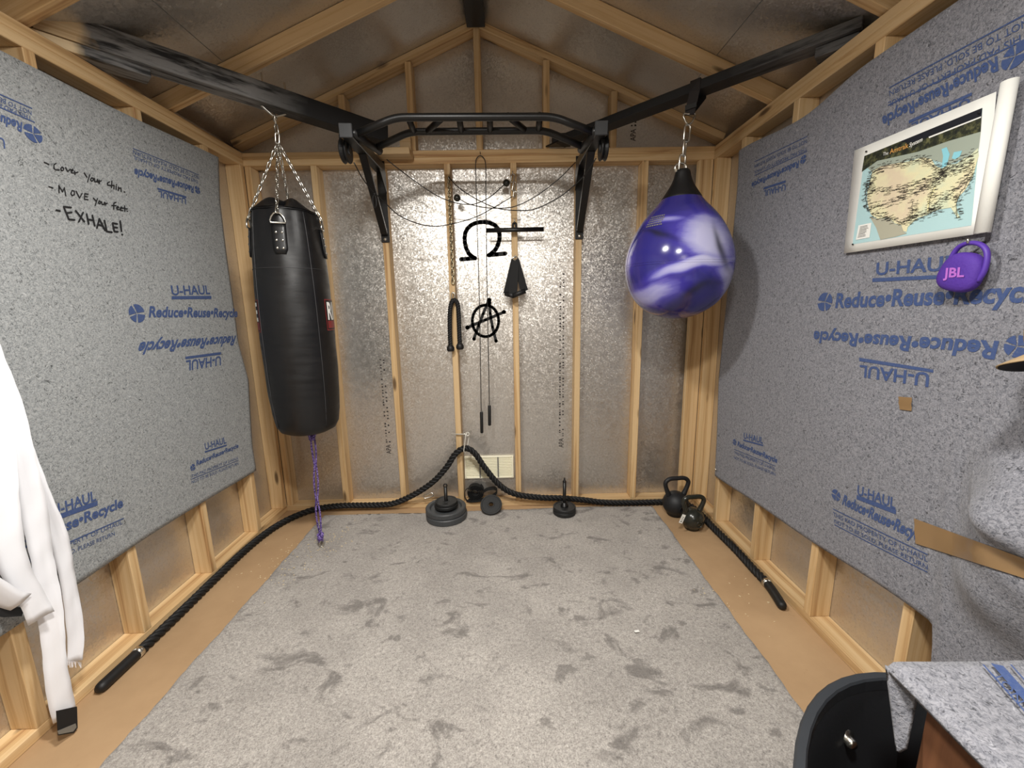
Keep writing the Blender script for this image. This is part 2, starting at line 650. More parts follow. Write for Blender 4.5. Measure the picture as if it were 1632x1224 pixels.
def twisted(path, R, pitch, strands=3, n=7, step=None):
    path = resample(path, step or pitch / 9)
    fr = frames(path)
    mb = MB()
    s = [0.0]
    for a, b in zip(path[:-1], path[1:]):
        s.append(s[-1] + (b - a).length)
    for k in range(strands):
        pts = []
        for i, p in enumerate(path):
            t, a, b = fr[i]
            an = 2 * PI * s[i] / pitch + 2 * PI * k / strands
            pts.append(p + (a * math.cos(an) + b * math.sin(an)) * R * 0.56)
        mb.tube(pts, R * 0.50, n)
    return mb


def link_mesh(mb, c, d, up, length, width, wire, n=6, seg=16):
    """One stadium-shaped chain link centred at c, long axis d, flat side normal = d x up."""
    d = Vector(d).normalized()
    up = Vector(up)
    up = (up - d * up.dot(d)).normalized()
    h, r = length / 2 - width / 2, width / 2 - wire
    pts = []
    for k in range(seg):
        a = 2 * PI * k / seg
        x, y = math.cos(a) * r, math.sin(a) * r
        pts.append(Vector(c) + up * x + d * (y + (h if y >= 0 else -h)))
    mb.tube(pts, wire, n, closed=True)
    return mb


def chain_mesh(a, b, length, width, wire, mb=None, roll=0.0):
    a, b = Vector(a), Vector(b)
    mb = mb or MB()
    d = (b - a)
    inner = length - 2 * wire
    n = max(1, int(round(d.length / inner)))
    d.normalize()
    s = d.orthogonal().normalized()
    t = d.cross(s)
    s, t = s * math.cos(roll) + t * math.sin(roll), t * math.cos(roll) - s * math.sin(roll)
    st = (b - a).length / n
    for i in range(n):
        link_mesh(mb, a + d * (st * (i + 0.5)), d, s if i % 2 else t, max(length, st + 2 * wire), width, wire)
    return mb


def board(name, p0, p1, wu, wv, up, parent=None, mat='wood', ch=0.0025):
    """Lumber from p0 to p1 (axis), wu wide across up x axis, wv across up. Local X runs along the grain."""
    p0, p1 = Vector(p0), Vector(p1)
    ax = (p1 - p0)
    L = ax.length
    ax.normalize()
    upv = Vector(up)
    upv = (upv - ax * upv.dot(ax)).normalized()
    sd = upv.cross(ax)
    v, f = chamfer_box(L / 2, wu / 2, wv / 2, ch)
    v = [p + Vector((L / 2, 0, 0)) for p in v]
    o = new_obj(name, v, f, mat)
    m = Matrix((ax, sd, upv)).transposed().to_4x4()
    m.translation = p0
    o.matrix_world = m
    if parent is not None:
        o.parent = parent
        o.matrix_parent_inverse = pmat(parent).inverted()
    return o


def sheet(fn, nu, nv, thick, name, mat, parent=None, smooth=True):
    """Closed thin sheet: fn(u, v) -> point and outward normal."""
    fr, bk = [], []
    for j in range(nv + 1):
        for i in range(nu + 1):
            p, n = fn(i / nu, j / nv)
            fr.append(Vector(p))
            bk.append(Vector(p) - Vector(n) * thick)
    N = len(fr)
    f = []
    w = nu + 1
    for j in range(nv):
        for i in range(nu):
            a, b, c, d = j * w + i, j * w + i + 1, (j + 1) * w + i + 1, (j + 1) * w + i
            f += [(a, b, c, d), (N + a, N + d, N + c, N + b)]
    for i in range(nu):
        f += [(i, N + i, N + i + 1, i + 1), (nv * w + i, nv * w + i + 1, N + nv * w + i + 1, N + nv * w + i)]
    for j in range(nv):
        f += [(j * w, (j + 1) * w, N + (j + 1) * w, N + j * w), (j * w + nu, N + j * w + nu, N + (j + 1) * w + nu, (j + 1) * w + nu)]
    return new_obj(name, fr + bk, f, mat, parent, smooth)


def strokes(lines, width, fn, n=10):
    """Pen strokes: polylines in (u, v), laid on a surface by fn(u, v); width in the same units."""
    mb = MB()
    r = width / 2
    for ln in lines:
        for a, b in zip(ln[:-1], ln[1:]):
            dx, dy = b[0] - a[0], b[1] - a[1]
            L = math.hypot(dx, dy)
            if L < 1e-9:
                continue
            px, py = -dy / L * r, dx / L * r
            mb.add([fn(a[0] + px, a[1] + py), fn(b[0] + px, b[1] + py), fn(b[0] - px, b[1] - py), fn(a[0] - px, a[1] - py)],
                   [(0, 1, 2, 3)])
        for a in ln:
            mb.add([fn(a[0] + r * math.cos(2 * PI * k / n), a[1] + r * math.sin(2 * PI * k / n)) for k in range(n)],
                   [tuple(range(n))])
    return mb


# ------------------------------------------------------------------ lettering (flat print)
TEXTS = {}


def prepare_texts(specs):
    objs = {}
    for s, bold, shear in specs:
        c = bpy.data.curves.new('t', 'FONT')
        c.body = s
        c.size = 1.0
        c.offset = bold
        c.shear = shear
        c.resolution_u = 3
        o = bpy.data.objects.new('t', c)
        col.objects.link(o)
        objs[(s, bold, shear)] = o
    bpy.context.view_layer.update()
    dg = bpy.context.evaluated_depsgraph_get()
    for k, o in objs.items():
        e = o.evaluated_get(dg)
        me = e.to_mesh()
        v = np.array([p.co[:2] for p in me.vertices]) if len(me.vertices) else np.zeros((1, 2))
        f = [tuple(p.vertices) for p in me.polygons]
        lo, hi = v.min(0), v.max(0)
        cap = 0.70
        TEXTS[k] = ([((x - lo[0]) / max(hi[0] - lo[0], 1e-6), y / cap) for x, y in v], f)
        e.to_mesh_clear()
    for o in objs.values():
        c = o.data
        bpy.data.objects.remove(o)
        bpy.data.curves.remove(c)


def text_on(key, fn, name, mat, parent):
    v, f = TEXTS[key]
    return new_obj(name, [fn(x, y) for x, y in v], f, mat, parent)


def quad_map(o, e, t, surf=lambda p: p):
    o, e, t = Vector(o), Vector(e), Vector(t)
    return lambda u, v: surf(o + (e - o) * u + (t - o) * v)


UH = ('U-HAUL', 0.022, 0.0)
RRR = ('Reduce\u2022Reuse\u2022Recycle', 0.034, 0.12)
PAD = ('THIS PAD PROPERTY OF U-HAUL', 0.0, 0.0)
RET = ('NOT TO BE SOLD, PLEASE RETURN', 0.0, 0.0)
RING = ('RINGSIDE', 0.03, 0.0)
APA = ('APA', 0.01, 0.0)
SPK = ('JBL', 0.03, 0.0)
T1, T2, T3 = ('The', 0.0, 0.2), ('Amtrak', 0.01, 0.0), ('System', 0.01, 0.2)
NOTW = ('NOT', 0.0, 0.0)
prepare_texts([UH, RRR, PAD, RET, RING, APA, SPK, T1, T2, T3, NOTW])
# ------------------------------------------------------------------ the shed
ZT = 2.334                 # top of the wall plates
Z0, SL = 3.03, 0.4167      # roof underside: z = Z0 - SL*|x|
YF = -3.55                 # front wall, behind the camera
OX = W + SD


def zroof(x):
    return Z0 - SL * abs(x)


floor = MB().box((0, -1.72, -0.012), (3.2, 3.8, 0.024)).build('floor', 'floor')
structure(floor, 'tan painted plywood floor showing along both side walls')


def gable(y, th):
    pts = [(-OX, y, 0), (OX, y, 0), (OX, y, zroof(OX)), (0, y, Z0), (-OX, y, zroof(OX))]
    return MB().prism(pts, (0, th, 0))


wall_back = structure(gable(SD, 0.012).build('wall_back', 'foil'), 'silver foil-faced end wall with exposed studs and gable')
wall_left = structure(MB().box((-OX - 0.006, (YF + SD) / 2, 1.2), (0.012, SD - YF, 2.4)).build('wall_left', 'foil'),
                      'left foil-faced wall with exposed studs below the blanket')
wall_right = structure(MB().box((OX + 0.006, (YF + SD) / 2, 1.2), (0.012, SD - YF, 2.4)).build('wall_right', 'foil'),
                       'right foil-faced wall with exposed studs below the blanket')
wall_front = structure(gable(YF - 0.012, 0.012).build('wall_front', 'foil'), 'foil-faced front wall behind the viewer')
ceiling = bpy.data.objects.new('ceiling', None)
col.objects.link(ceiling)
structure(ceiling, 'foil-faced pitched roof boards carried by pine rafters')

X, Y, Z = Vector((1, 0, 0)), Vector((0, 1, 0)), Vector((0, 0, 1))
yb = SD / 2
# back wall framing
board('bottom_plate', (-OX, yb, 0.019), (OX, yb, 0.019), SD, 0.038, Z, wall_back)
board('top_plate', (-OX, yb, 2.277), (OX, yb, 2.277), SD, 0.038, Z, wall_back)
board('top_plate', (-OX, yb, 2.315), (OX, yb, 2.315), SD, 0.038, Z, wall_back)
for x in (-1.016, -0.6096, -0.2032, 0.2032, 0.6096, 1.016):
    board('stud', (x, yb, 0.038), (x, yb, 2.258), 0.038, SD, Y, wall_back)
board('stud', (-W + 0.019, yb, 0.038), (-W + 0.019, yb, 2.258), 0.038, SD, Y, wall_back)
board('corner_stud', (W - yb, 0.019, 0.038), (W - yb, 0.019, 2.258), SD, 0.038, Y, wall_back)
cs = math.cos(math.atan(SL))
for s in (-1, 1):
    nrm = Vector((s * SL, 0, 1)).normalized()
    a, b = Vector((s * 1.50, yb, zroof(1.50))) - nrm * 0.020, Vector((s * 0.010, yb, zroof(0.010))) - nrm * 0.020
    board('gable_plate', a, b, SD, 0.038, nrm, wall_back)
for x in (-0.8128, -0.4064, 0.0, 0.4064, 0.8128):
    board('gable_stud', (x, yb, ZT), (x, yb, zroof(x) - (0.047 if x else 0.042)), 0.038, SD, Y, wall_back)
# side walls
for s, wl in ((-1, wall_left), (1, wall_right)):
    xc = s * (W + yb)
    board('bottom_plate', (xc, YF, 0.019), (xc, -0.001, 0.019), SD, 0.038, Z, wl)
    board('top_plate', (xc, YF, 2.277), (xc, -0.001, 2.277), SD, 0.038, Z, wl)
    board('top_plate', (xc, YF, 2.315), (xc, -0.001, 2.315), SD, 0.038, Z, wl)
    ys = [-0.021] + [-0.320 - 0.4045 * k for k in range(8)]
    for y in ys:
        board('stud', (xc, y, 0.038), (xc, y, 2.258), SD, 0.038, Y, wl)
# roof
for s in (-1, 1):
    for x0, x1 in ((0.0, 1.164), (1.167, 1.62)):
        pts = [(s * x0, YF, zroof(x0)), (s * x1, YF, zroof(x1)), (s * x1, 0.11, zroof(x1)), (s * x0, 0.11, zroof(x0))]
        if s < 0:
            pts = pts[::-1]
        MB().prism(pts, (0, 0, 0.014)).build('roof_panel', 'foil', ceiling)
    nrm = Vector((s * SL, 0, 1)).normalized()
    for y in (-0.501, -1.111, -1.721, -2.331, -2.941):
        a, b = Vector((s * 1.56, y, zroof(1.56))) - nrm * 0.0375, Vector((s * 0.03, y, zroof(0.03))) - nrm * 0.0375
        board('rafter', a, b, 0.038, 0.073, nrm, ceiling)
board('ridge_board', (0, YF, 2.992), (0, -0.02, 2.992), 0.105, 0.045, Z, ceiling, 'blackplastic')

# lamps under the rafters behind the viewer
for (loc, power), lo, lab in zip(LAMPS, lamp_lights, ('white flat lamp under the rafters, left of the viewer',
                                                     'white flat lamp under the rafters, right of the viewer')):
    t = thing('ceiling_lamp', (loc[0], loc[1], loc[2]), lab, 'lamp')
    MB().box((loc[0], loc[1], loc[2] + 0.03), (0.28, 0.20, 0.04), ch=0.006).build('housing', 'lampwhite', t)
    MB().box((loc[0], loc[1], loc[2] + 0.009), (0.23, 0.15, 0.004)).build('diffuser', 'diffuser', t)
    for dx in (-0.10, 0.10):
        MB().tube([(loc[0] + dx, loc[1], loc[2] + 0.05), (loc[0] + dx, loc[1], zroof(loc[0] + dx) - 0.001)], 0.006, 6).build('hanger', 'steel', t)
    lo.parent = t
    lo.location = (0, 0, 0)

# carpet
def carpet_edge(t, s):
    return 0.0025 * math.sin(9 * t * 7 + s) + 0.0015 * math.sin(31 * t * 7 + 2 * s)


def carpet():
    nx, ny = 150, 200
    g = random.Random(3)
    v, f = [], []
    for j in range(ny + 1):
        y = -0.082 - (3.2 * j / ny)
        for i in range(nx + 1):
            u = i / nx
            x = -1.135 + 2.265 * u
            if i == 0:
                x += carpet_edge(j / ny, 0)
            if i == nx:
                x += carpet_edge(j / ny, 2)
            yy = y + (0.02 * math.sin(x * 2.2) if j == 0 else 0)
            z = 0.012 + 0.0016 * math.sin(x * 9 + 3 * math.sin(y * 4)) * math.sin(y * 11) + g.uniform(-0.0012, 0.0012)
            v.append((x, yy, z))
    w = nx + 1
    for j in range(ny):
        for i in range(nx):
            f.append((j * w + i, (j + 1) * w + i, (j + 1) * w + i + 1, j * w + i + 1))
    N = len(v)
    ring = [i for i in range(w)] + [j * w + nx for j in range(1, ny + 1)] + [ny * w + i for i in range(nx - 1, -1, -1)] + [j * w for j in range(ny - 1, 0, -1)]
    for k in ring:
        v.append((v[k][0], v[k][1], 0.0005))
    for k in range(len(ring)):
        l = (k + 1) % len(ring)
        f.append((ring[k], ring[l], N + l, N + k))
    return tag(new_obj('carpet', v, f, 'carpet', None, True), 'grey cut-pile carpet covering the middle of the floor', 'carpet')


carpet()
# ------------------------------------------------------------------ heavy beams across the corners
def lerp(a, b, t):
    return a + (b - a) * t


BL0, BL1 = Vector((-1.50, -1.0336, 2.3815)), Vector((-0.50, -0.1818, 2.3121))     # front bottom edge, left beam
BR0, BR1 = Vector((1.475, -0.9925, 2.377)), Vector((0.455, -0.0733, 2.3327))      # front bottom edge, right beam


def beam(p0, p1, h, w, parent, mat):
    d = (p1 - p0).normalized()
    n = Vector((-d.y, d.x, 0))
    if n.y < 0:
        n = -n
    n.normalize()
    off = n * (w / 2) + Vector((0, 0, h / 2))
    return board('beam', p0 + off, p1 + off, w, h, Z, parent, mat), d, n


tL = thing('support_beam', (-1.5, -1.0, ZT), 'thick black sprayed beam holding the punching bag, bare wood at its wall end', 'beam')
_, dL, nL = beam(BL0, BL1, 0.089, 0.089, tL, 'beam_paint')
cl0 = at(40, 59, z=2.336)
cl1 = at(242, 123.5, z=2.336)
cd = (cl1 - cl0).normalized()
cn = Vector((-cd.y, cd.x, 0)).normalized()
cl0 = cl0 + Vector((0, 0, 0.019)) + cn * 0.045
cl1 = cl1 + Vector((0, 0, 0.019)) + cn * 0.045
board('cleat', cl0, cl1, SD, 0.036, Z, tL, 'beam_paint')
board('end_block', (-0.615, -0.064, 2.292), (-0.40, -0.064, 2.292), 0.118, 0.036, Z, tL)
board('end_block', (-0.405, -0.030, 2.355), (-0.47, -0.030, 2.355), 0.05, 0.088, Z, tL)
mb = MB()
for u, v in ((417, 124), (454, 139)):
    p = at(u, v, z=2.455)
    mb.tube([p + Vector((0, 0, -0.05)), p + Vector((0, 0, 0.022))], 0.004, 6)
mb.build('bolt', 'steel', tL)
tR = thing('support_beam', (1.47, -1.0, ZT), 'slim black flat beam holding the purple teardrop bag', 'beam')
_, dR, nR = beam(BR0, BR1, 0.040, 0.089, tR, 'beam_paint_even')
c0, c1 = at(1297, 92, z=2.336), at(1368, 66, z=2.336)
cd = (c1 - c0).normalized()
cn = Vector((cd.y, -cd.x, 0)).normalized() * -1
board('cleat', c0 + Vector((0, 0, 0.019)) + cn * 0.040, c1 + Vector((0, 0, 0.019)) + cn * 0.040, 0.07, 0.036, Z, tR, 'beam_paint_even')
MB().prism([(0.40, -0.012, 2.336), (0.55, -0.012, 2.336), (0.52, -0.10, 2.336), (0.47, -0.10, 2.336)], (0, 0, 0.008)).build('end_plate', 'blackmetal', tR)
MB().box((0.487, -0.03, 2.372), (0.10, 0.05, 0.055), ch=0.004).build('end_block', 'beam_paint_even', tR)

# ------------------------------------------------------------------ moving blankets
def blanket_l(y, z):
    return -W + 0.018 + 0.004 * math.sin(3.4 * y + 1.3) * math.sin(2.6 * z + 0.4) + 0.003 * math.sin(7 * y + 3 * z)


def sstep(a, b, x):
    t = min(1, max(0, (x - a) / (b - a)))
    return t * t * (3 - 2 * t)


def blanket_r(y, z):
    base = W - 0.018 - 0.004 * math.sin(3.1 * y + 0.6) * math.sin(2.2 * z + 1.0) - 0.003 * math.sin(6 * y - 4 * z)
    # the free end of the blanket is bunched up over something behind it
    k = sstep(-1.60, -1.80, y) * sstep(1.22, 0.80, z)
    k *= 0.12 + 0.88 * sstep(0.42, 0.80, z)
    k2 = 0.10 * k + 0.020 * k * math.sin(9 * y + 7 * z) + 0.018 * k * math.sin(23 * z + 11 * y + 2 * math.sin(9 * y)) + 0.008 * k * math.sin(41 * z - 17 * y + 3 * math.sin(7 * z))
    k2 += 0.028 * math.exp(-((y + 1.79) ** 2 + (z - 0.87) ** 2) / 0.006)
    k2 += 0.006 * math.exp(-((y + 1.63 + 0.03 * math.sin(5 * z)) / 0.018) ** 2) * sstep(1.10, 0.9, z)
    return base - k2


def poly_at(pts, t):
    for (a, va), (b, vb) in zip(pts[:-1], pts[1:]):
        if (a - t) * (b - t) <= 0:
            return va + (vb - va) * ((t - a) / (b - a) if b != a else 0)
    return pts[0][1] if abs(t - pts[0][0]) < abs(t - pts[-1][0]) else pts[-1][1]


EDGE_L = [(2.23, -0.245), (1.97, -0.287), (1.685, -0.298), (1.369, -0.302), (1.21, -0.306), (0.984, -0.262), (0.8, -0.285), (0.594, -0.306), (0.42, -0.30)]


def fn_left(u, v):
    y0 = lerp(-2.15, 0, 0)
    z = 0.434 + v * 1.78
    ye = poly_at(EDGE_L, z)
    y = lerp(-2.15, ye, u)
    z = lerp(0.434 + 0.008 * math.sin(5 * y), 2.195 + 0.035 * sstep(-0.95, -0.25, y) + 0.006 * math.sin(4 * y), v)
    return (blanket_l(y, z), y, z), (1, 0, 0)


bl = sheet(fn_left, 90, 80, 0.006, 'moving_blanket', 'blanket_l')
tag(bl, 'light grey felt moving blanket pinned over the left wall, handwritten notes on it', 'blanket')

EDGE_R = [(2.2, -0.32), (2.0, -0.33), (1.436, -0.30), (0.955, -0.285), (0.61, -0.312), (0.33, -0.321)]


def fn_right(u, v):
    z = 0.34 + v * 1.85
    ye = poly_at(EDGE_R, z)
    y = lerp(ye, -2.40, u)
    zt = 2.195 - 0.04 * sstep(-0.32, -0.8, y) + 0.042 * sstep(-0.8, -1.12, y)
    zb = 0.342 + 0.075 * sstep(-0.4, -1.6, y) + 0.008 * math.sin(7 * y) - 0.33 * sstep(-1.625, -1.685, y)
    z = lerp(zb, zt, v)
    return (blanket_r(y, z), y, z), (-1, 0, 0)


br = sheet(fn_right, 170, 120, 0.006, 'moving_blanket', 'blanket_r')
tag(br, 'slate grey felt moving blanket over the right wall, with the railway map on it', 'blanket')

SL_ = lambda p: Vector((blanket_l(p.y, p.z) + 0.0015, p.y, p.z))
SR_ = lambda p: Vector((blanket_r(p.y, p.z) - 0.0015, p.y, p.z))
PXL = lambda u, v: at(u, v, x=-W + 0.019)
PXR = lambda u, v: at(u, v, x=W - 0.019)


def printed(side, key, o, e, t, par):
    px, sf = (PXL, SL_) if side < 0 else (PXR, SR_)
    return text_on(key, quad_map(px(*o), px(*e), px(*t), sf), 'lettering', 'print', par)


def bar(side, pts, par):
    px, sf = (PXL, SL_) if side < 0 else (PXR, SR_)
    q = [px(*p) for p in pts]
    mb = MB()
    n = 8
    for i in range(n):
        a, b = i / n, (i + 1) / n
        mb.add([sf(q[0].lerp(q[1], a)), sf(q[0].lerp(q[1], b)), sf(q[3].lerp(q[2], b)), sf(q[3].lerp(q[2], a))], [(0, 1, 2, 3)])
    return mb.build('printed_rule', 'print', par)


def rule(side, a, b, w, par, mat='print'):
    px, sf = (PXL, SL_) if side < 0 else (PXR, SR_)
    pa, pb = px(*a), px(*b)
    d = (pb - pa).normalized()
    n = Vector((0, -d.z, d.y)) * w
    mb = MB()
    k = 8
    for i in range(k):
        p, q = pa.lerp(pb, i / k), pa.lerp(pb, (i + 1) / k)
        mb.add([sf(p - n), sf(q - n), sf(q + n), sf(p + n)], [(0, 1, 2, 3)])
    return mb.build('printed_rule', mat, par)


def globe(side, c, r_px, par, flip=False):
    px, sf = (PXL, SL_) if side < 0 else (PXR, SR_)
    ctr = px(*c)
    r = abs((px(c[0], c[1] + r_px) - ctr).z)
    mb = MB()
    for k, (a0, a1) in enumerate(((0.12, 1.9), (2.05, 3.35), (3.5, 4.45), (4.6, 6.15))):
        am = (a0 + a1) / 2 + (PI if flip else 0)
        o = Vector((0, math.cos(am), math.sin(am))) * r * 0.07
        pts = [ctr + o]
        for i in range(9):
            an = a0 + (a1 - a0) * i / 8 + (PI if flip else 0)
            pts.append(ctr + o + Vector((0, math.cos(an), math.sin(an))) * r)
        mb.add([sf(p) for p in pts], [tuple(range(len(pts)))])
    return mb.build('printed_logo', 'print', par)


# left blanket: prints
printed(-1, UH, (273.5, 470.3), (334, 468.6), (271, 455), bl)
bar(-1, [(273, 477), (335.5, 476.5), (335.5, 471.5), (273, 472)], bl)
printed(-1, RRR, (236.8, 505), (378, 505), (236.8, 488), bl)
globe(-1, (218, 499.5), 14, bl)
printed(-1, RRR, (375.5, 535.5), (223, 546), (372, 550), bl)
printed(-1, UH, (351.8, 567.5), (297, 575), (352, 582), bl)
bar(-1, [(296, 572.5), (352, 565), (352, 561), (296, 568.5)], bl)
printed(-1, UH, (328.4, 717), (362, 706), (327, 706.5), bl)
rule(-1, (327.5, 720.5), (362.5, 709.5), 0.004, bl)
printed(-1, RRR, (314, 742), (381, 713), (313, 734.6), bl)
globe(-1, (308, 745), 5.2, bl)
printed(-1, PAD, (305.5, 762), (381, 731.5), (305.3, 757), bl)
printed(-1, RET, (306, 771), (381, 740.5), (305.8, 766), bl)
rule(-1, (305.5, 763.8), (381, 733.5), 0.0016, bl)
printed(-1, UH, (84, 823), (154, 797), (82, 806), bl)
rule(-1, (83, 828), (156, 801.5), 0.009, bl)
printed(-1, RRR, (-34, 905), (197, 807), (-38, 886), bl)
printed(-1, PAD, (28, 906), (196, 835), (27, 898), bl)
printed(-1, RET, (40, 915), (184, 853), (39, 907.5), bl)
rule(-1, (30, 900), (198, 826), 0.0022, bl)
printed(-1, RRR, (308, 297.5), (212.8, 268.5), (308, 308), bl)
globe(-1, (314, 303), 5.5, bl, True)
printed(-1, UH, (295, 316.5), (250.5, 303.7), (295, 325.5), bl)
bar(-1, [(295.5, 313), (249, 299), (249, 302), (295.5, 316)], bl)
printed(-1, PAD, (316, 288), (211, 247.5), (316, 293), bl)
printed(-1, RET, (317, 281), (210.5, 239), (317, 286), bl)
rule(-1, (317, 279), (210.5, 236.5), 0.0016, bl)
printed(-1, RRR, (36, 196), (-150, 126), (36, 211), bl)
globe(-1, (53, 213), 12.5, bl, True)
printed(-1, PAD, (51, 186), (-130, 108), (51, 193), bl)
printed(-1, RET, (51, 177), (-130, 98), (51, 184), bl)
rule(-1, (52, 173), (-30, 137), 0.002, bl)
rule(-1, (56, 195), (-30, 158), 0.002, bl)
printed(-1, UH, (7, 222), (-60, 195), (8, 237), bl)
# right blanket: prints
printed(1, UH, (1394.6, 438.4), (1521.6, 429.5), (1396, 419), br)
bar(1, [(1389.5, 449.5), (1520, 443), (1520, 437), (1389.5, 443.5)], br)
printed(1, RRR, (1332, 490), (1668, 479.5), (1333, 468), br)
globe(1, (1316, 481), 14, br)
printed(1, RRR, (1590, 545), (1299, 528), (1587, 573), br)
globe(1, (1619, 552), 17, br, True)
printed(1, UH, (1480, 595), (1371, 582), (1478, 617), br)
bar(1, [(1370, 570), (1485.5, 589), (1485.5, 594), (1370, 575.5)], br)
printed(1, UH, (1184.6, 698.6), (1214.4, 707), (1185, 689.5), br)
rule(1, (1184, 701.5), (1215, 710), 0.004, br)
printed(1, RRR, (1175, 710.6), (1236.7, 738), (1175.6, 703), br)
globe(1, (1170.8, 704.7), 4.6, br)
printed(1, PAD, (1170, 723), (1234, 750.5), (1170, 718.5), br)
printed(1, RET, (1170, 731), (1234, 758.5), (1170, 727), br)
rule(1, (1170, 716), (1234, 743), 0.0015, br)
printed(1, UH, (1367.8, 787.8), (1429, 811), (1368.8, 773), br)
rule(1, (1367, 792), (1430, 816), 0.008, br)
printed(1, RRR, (1343, 803), (1478, 868), (1346, 788), br)
globe(1, (1333, 789), 8.5, br)
printed(1, PAD, (1328, 822), (1481, 896), (1328, 815.5), br)
printed(1, RET, (1330, 833), (1481, 908), (1330, 827), br)
rule(1, (1328, 811), (1481, 884), 0.0018, br)
rule(1, (1330, 836), (1481, 912), 0.0018, br)
printed(1, UH, (1254, 293), (1219.6, 304), (1254, 303), br)
rule(1, (1254, 289), (1219, 300.5), 0.005, br)
printed(1, RRR, (1274.5, 256), (1199.7, 291.7), (1274.5, 266.5), br)
globe(1, (1281, 254), 6.2, br, True)
printed(1, PAD, (1286.5, 234), (1204, 273), (1286.5, 240), br)
printed(1, RET, (1286.5, 222), (1204, 263), (1286.5, 228), br)
rule(1, (1287, 217), (1204, 258), 0.0016, br)
rule(1, (1287, 241), (1204, 280), 0.0016, br)
printed(1, RRR, (1590, 90), (1405, 187), (1594, 111), br)
globe(1, (1618, 89), 17.5, br, True)
bar(1, [(1448, 197), (1549, 152), (1549, 147), (1448, 192)], br)
printed(1, UH, (1545, 155), (1452, 197), (1547, 170), br)
printed(1, PAD, (1640, 48), (1415, 163), (1641, 60), br)
printed(1, RET, (1640, 28), (1417, 145), (1641, 40), br)
rule(1, (1640, 20), (1417, 140), 0.002, br)
rule(1, (1640, 60), (1415, 168), 0.002, br)

# marker notes on the left blanket, traced as pen strokes
HW = [
    [(165, 155), (205, 173)], [(268, 165), (250, 175), (248, 205), (262, 220), (295, 222)],
    [(320, 195), (308, 210), (315, 228), (330, 225), (335, 208), (320, 195)], [(350, 200), (368, 235), (392, 215)],
    [(398, 232), (415, 228), (412, 215), (398, 222), (400, 245), (420, 248)], [(428, 232), (432, 262), (431, 248), (458, 240)],
    [(512, 248), (535, 285)], [(560, 262), (540, 325)], [(575, 290), (565, 305), (575, 320), (590, 310), (590, 295), (575, 290)],
    [(600, 295), (602, 322), (616, 326), (626, 303), (630, 330)], [(640, 310), (642, 340), (642, 322), (658, 315)],
    [(728, 325), (710, 335), (712, 352), (740, 358)], [(748, 318), (745, 375), (750, 355), (768, 355), (765, 385)],
    [(785, 362), (785, 390)], [(787, 347), (788, 349)], [(805, 370), (803, 400), (808, 380), (825, 378), (828, 408)], [(853, 411), (858, 414)],
    [(202, 366), (238, 378)], [(290, 355), (292, 420), (292, 360), (322, 412), (338, 375), (350, 445)],
    [(405, 400), (395, 425), (405, 445), (425, 435), (425, 405), (405, 400)], [(440, 405), (470, 465), (492, 425)],
    [(545, 432), (515, 427), (512, 475), (545, 480)], [(514, 450), (538, 455)],
    [(590, 465), (615, 495)], [(625, 470), (605, 530)], [(640, 490), (632, 508), (648, 515), (655, 498), (640, 490)],
    [(662, 498), (664, 520), (680, 522), (684, 502)], [(692, 505), (692, 528), (692, 514), (710, 510)],
    [(785, 503), (766, 508), (764, 562)], [(748, 530), (785, 532)], [(790, 550), (808, 548), (800, 536), (790, 548), (794, 564), (812, 566)],
    [(820, 556), (838, 555), (829, 542), (820, 556), (824, 572), (842, 574)], [(858, 532), (860, 580)], [(842, 552), (880, 560)], [(879, 578), (882, 580)],
    [(265, 570), (298, 578)], [(395, 548), (330, 540), (375, 650), (425, 655)], [(352, 595), (400, 590)],
    [(435, 575), (510, 670)], [(500, 590), (462, 670)], [(530, 605), (548, 690)], [(580, 615), (600, 705)], [(540, 650), (592, 660)],
    [(620, 725), (640, 645), (690, 745)], [(630, 695), (670, 708)], [(685, 660), (705, 755), (750, 762)],
    [(795, 690), (755, 682), (770, 755), (800, 758)], [(762, 718), (795, 722)], [(820, 665), (832, 752)], [(837, 780), (839, 784)]]
hw = [[(40 + a / 5.44, 230 + b / 5.44) for a, b in l] for l in HW]
strokes(hw[:17] + hw[17:35], 1.9, lambda u, v: SL_(PXL(u, v)) + Vector((0.0006, 0, 0)), 6).build('handwriting', 'marker', bl)['kind'] = 'stuff'
strokes(hw[35:], 2.9, lambda u, v: SL_(PXL(u, v)) + Vector((0.0006, 0, 0)), 6).build('handwriting', 'marker', bl)['kind'] = 'stuff'

# pushpin and tape
pp = at(1142, 748, x=W - 0.026)
MB().lathe([(0.0, 0.0), (0.005, 0.001), (0.0062, 0.004), (0.004, 0.009), (0.0, 0.010)], 12,
           Matrix.Translation(pp) @ Matrix.Rotation(-PI / 2, 4, 'Y'), cap=False).build('push_pin', 'steel', None, True)
tag(bpy.data.objects['push_pin'], 'silver push pin at the bottom corner of the right blanket', 'pin')


def surf_x(p):
    return blanket_r(p.y, p.z) - 0.0025


def hit_r(u, v):
    """Pixel -> point on the right-hand blanket surface."""
    x = 1.10
    while x < W and x < surf_x(at(u, v, x=x)):
        x += 0.0015
    return at(u, v, x=x - 0.0015)


def tape(pts, name, label):
    n = 16
    vv, ff = [], []
    for i in range(n + 1):
        t = i / n
        for s in range(5):
            a = Vector((*pts[0], 0)).lerp(Vector((*pts[1], 0)), t)
            b = Vector((*pts[3], 0)).lerp(Vector((*pts[2], 0)), t)
            q = a.lerp(b, s / 4)
            p = hit_r(q.x, q.y)
            p.x -= 0.001 + 0.0012 * math.sin(50 * t + 4 * s)
            vv.append(p)
    for i in range(n):
        for s in range(4):
            ff.append((i * 5 + s, (i + 1) * 5 + s, (i + 1) * 5 + s + 1, i * 5 + s + 1))
    return tag(new_obj(name, vv, ff, 'tape', None, True), label, 'tape')


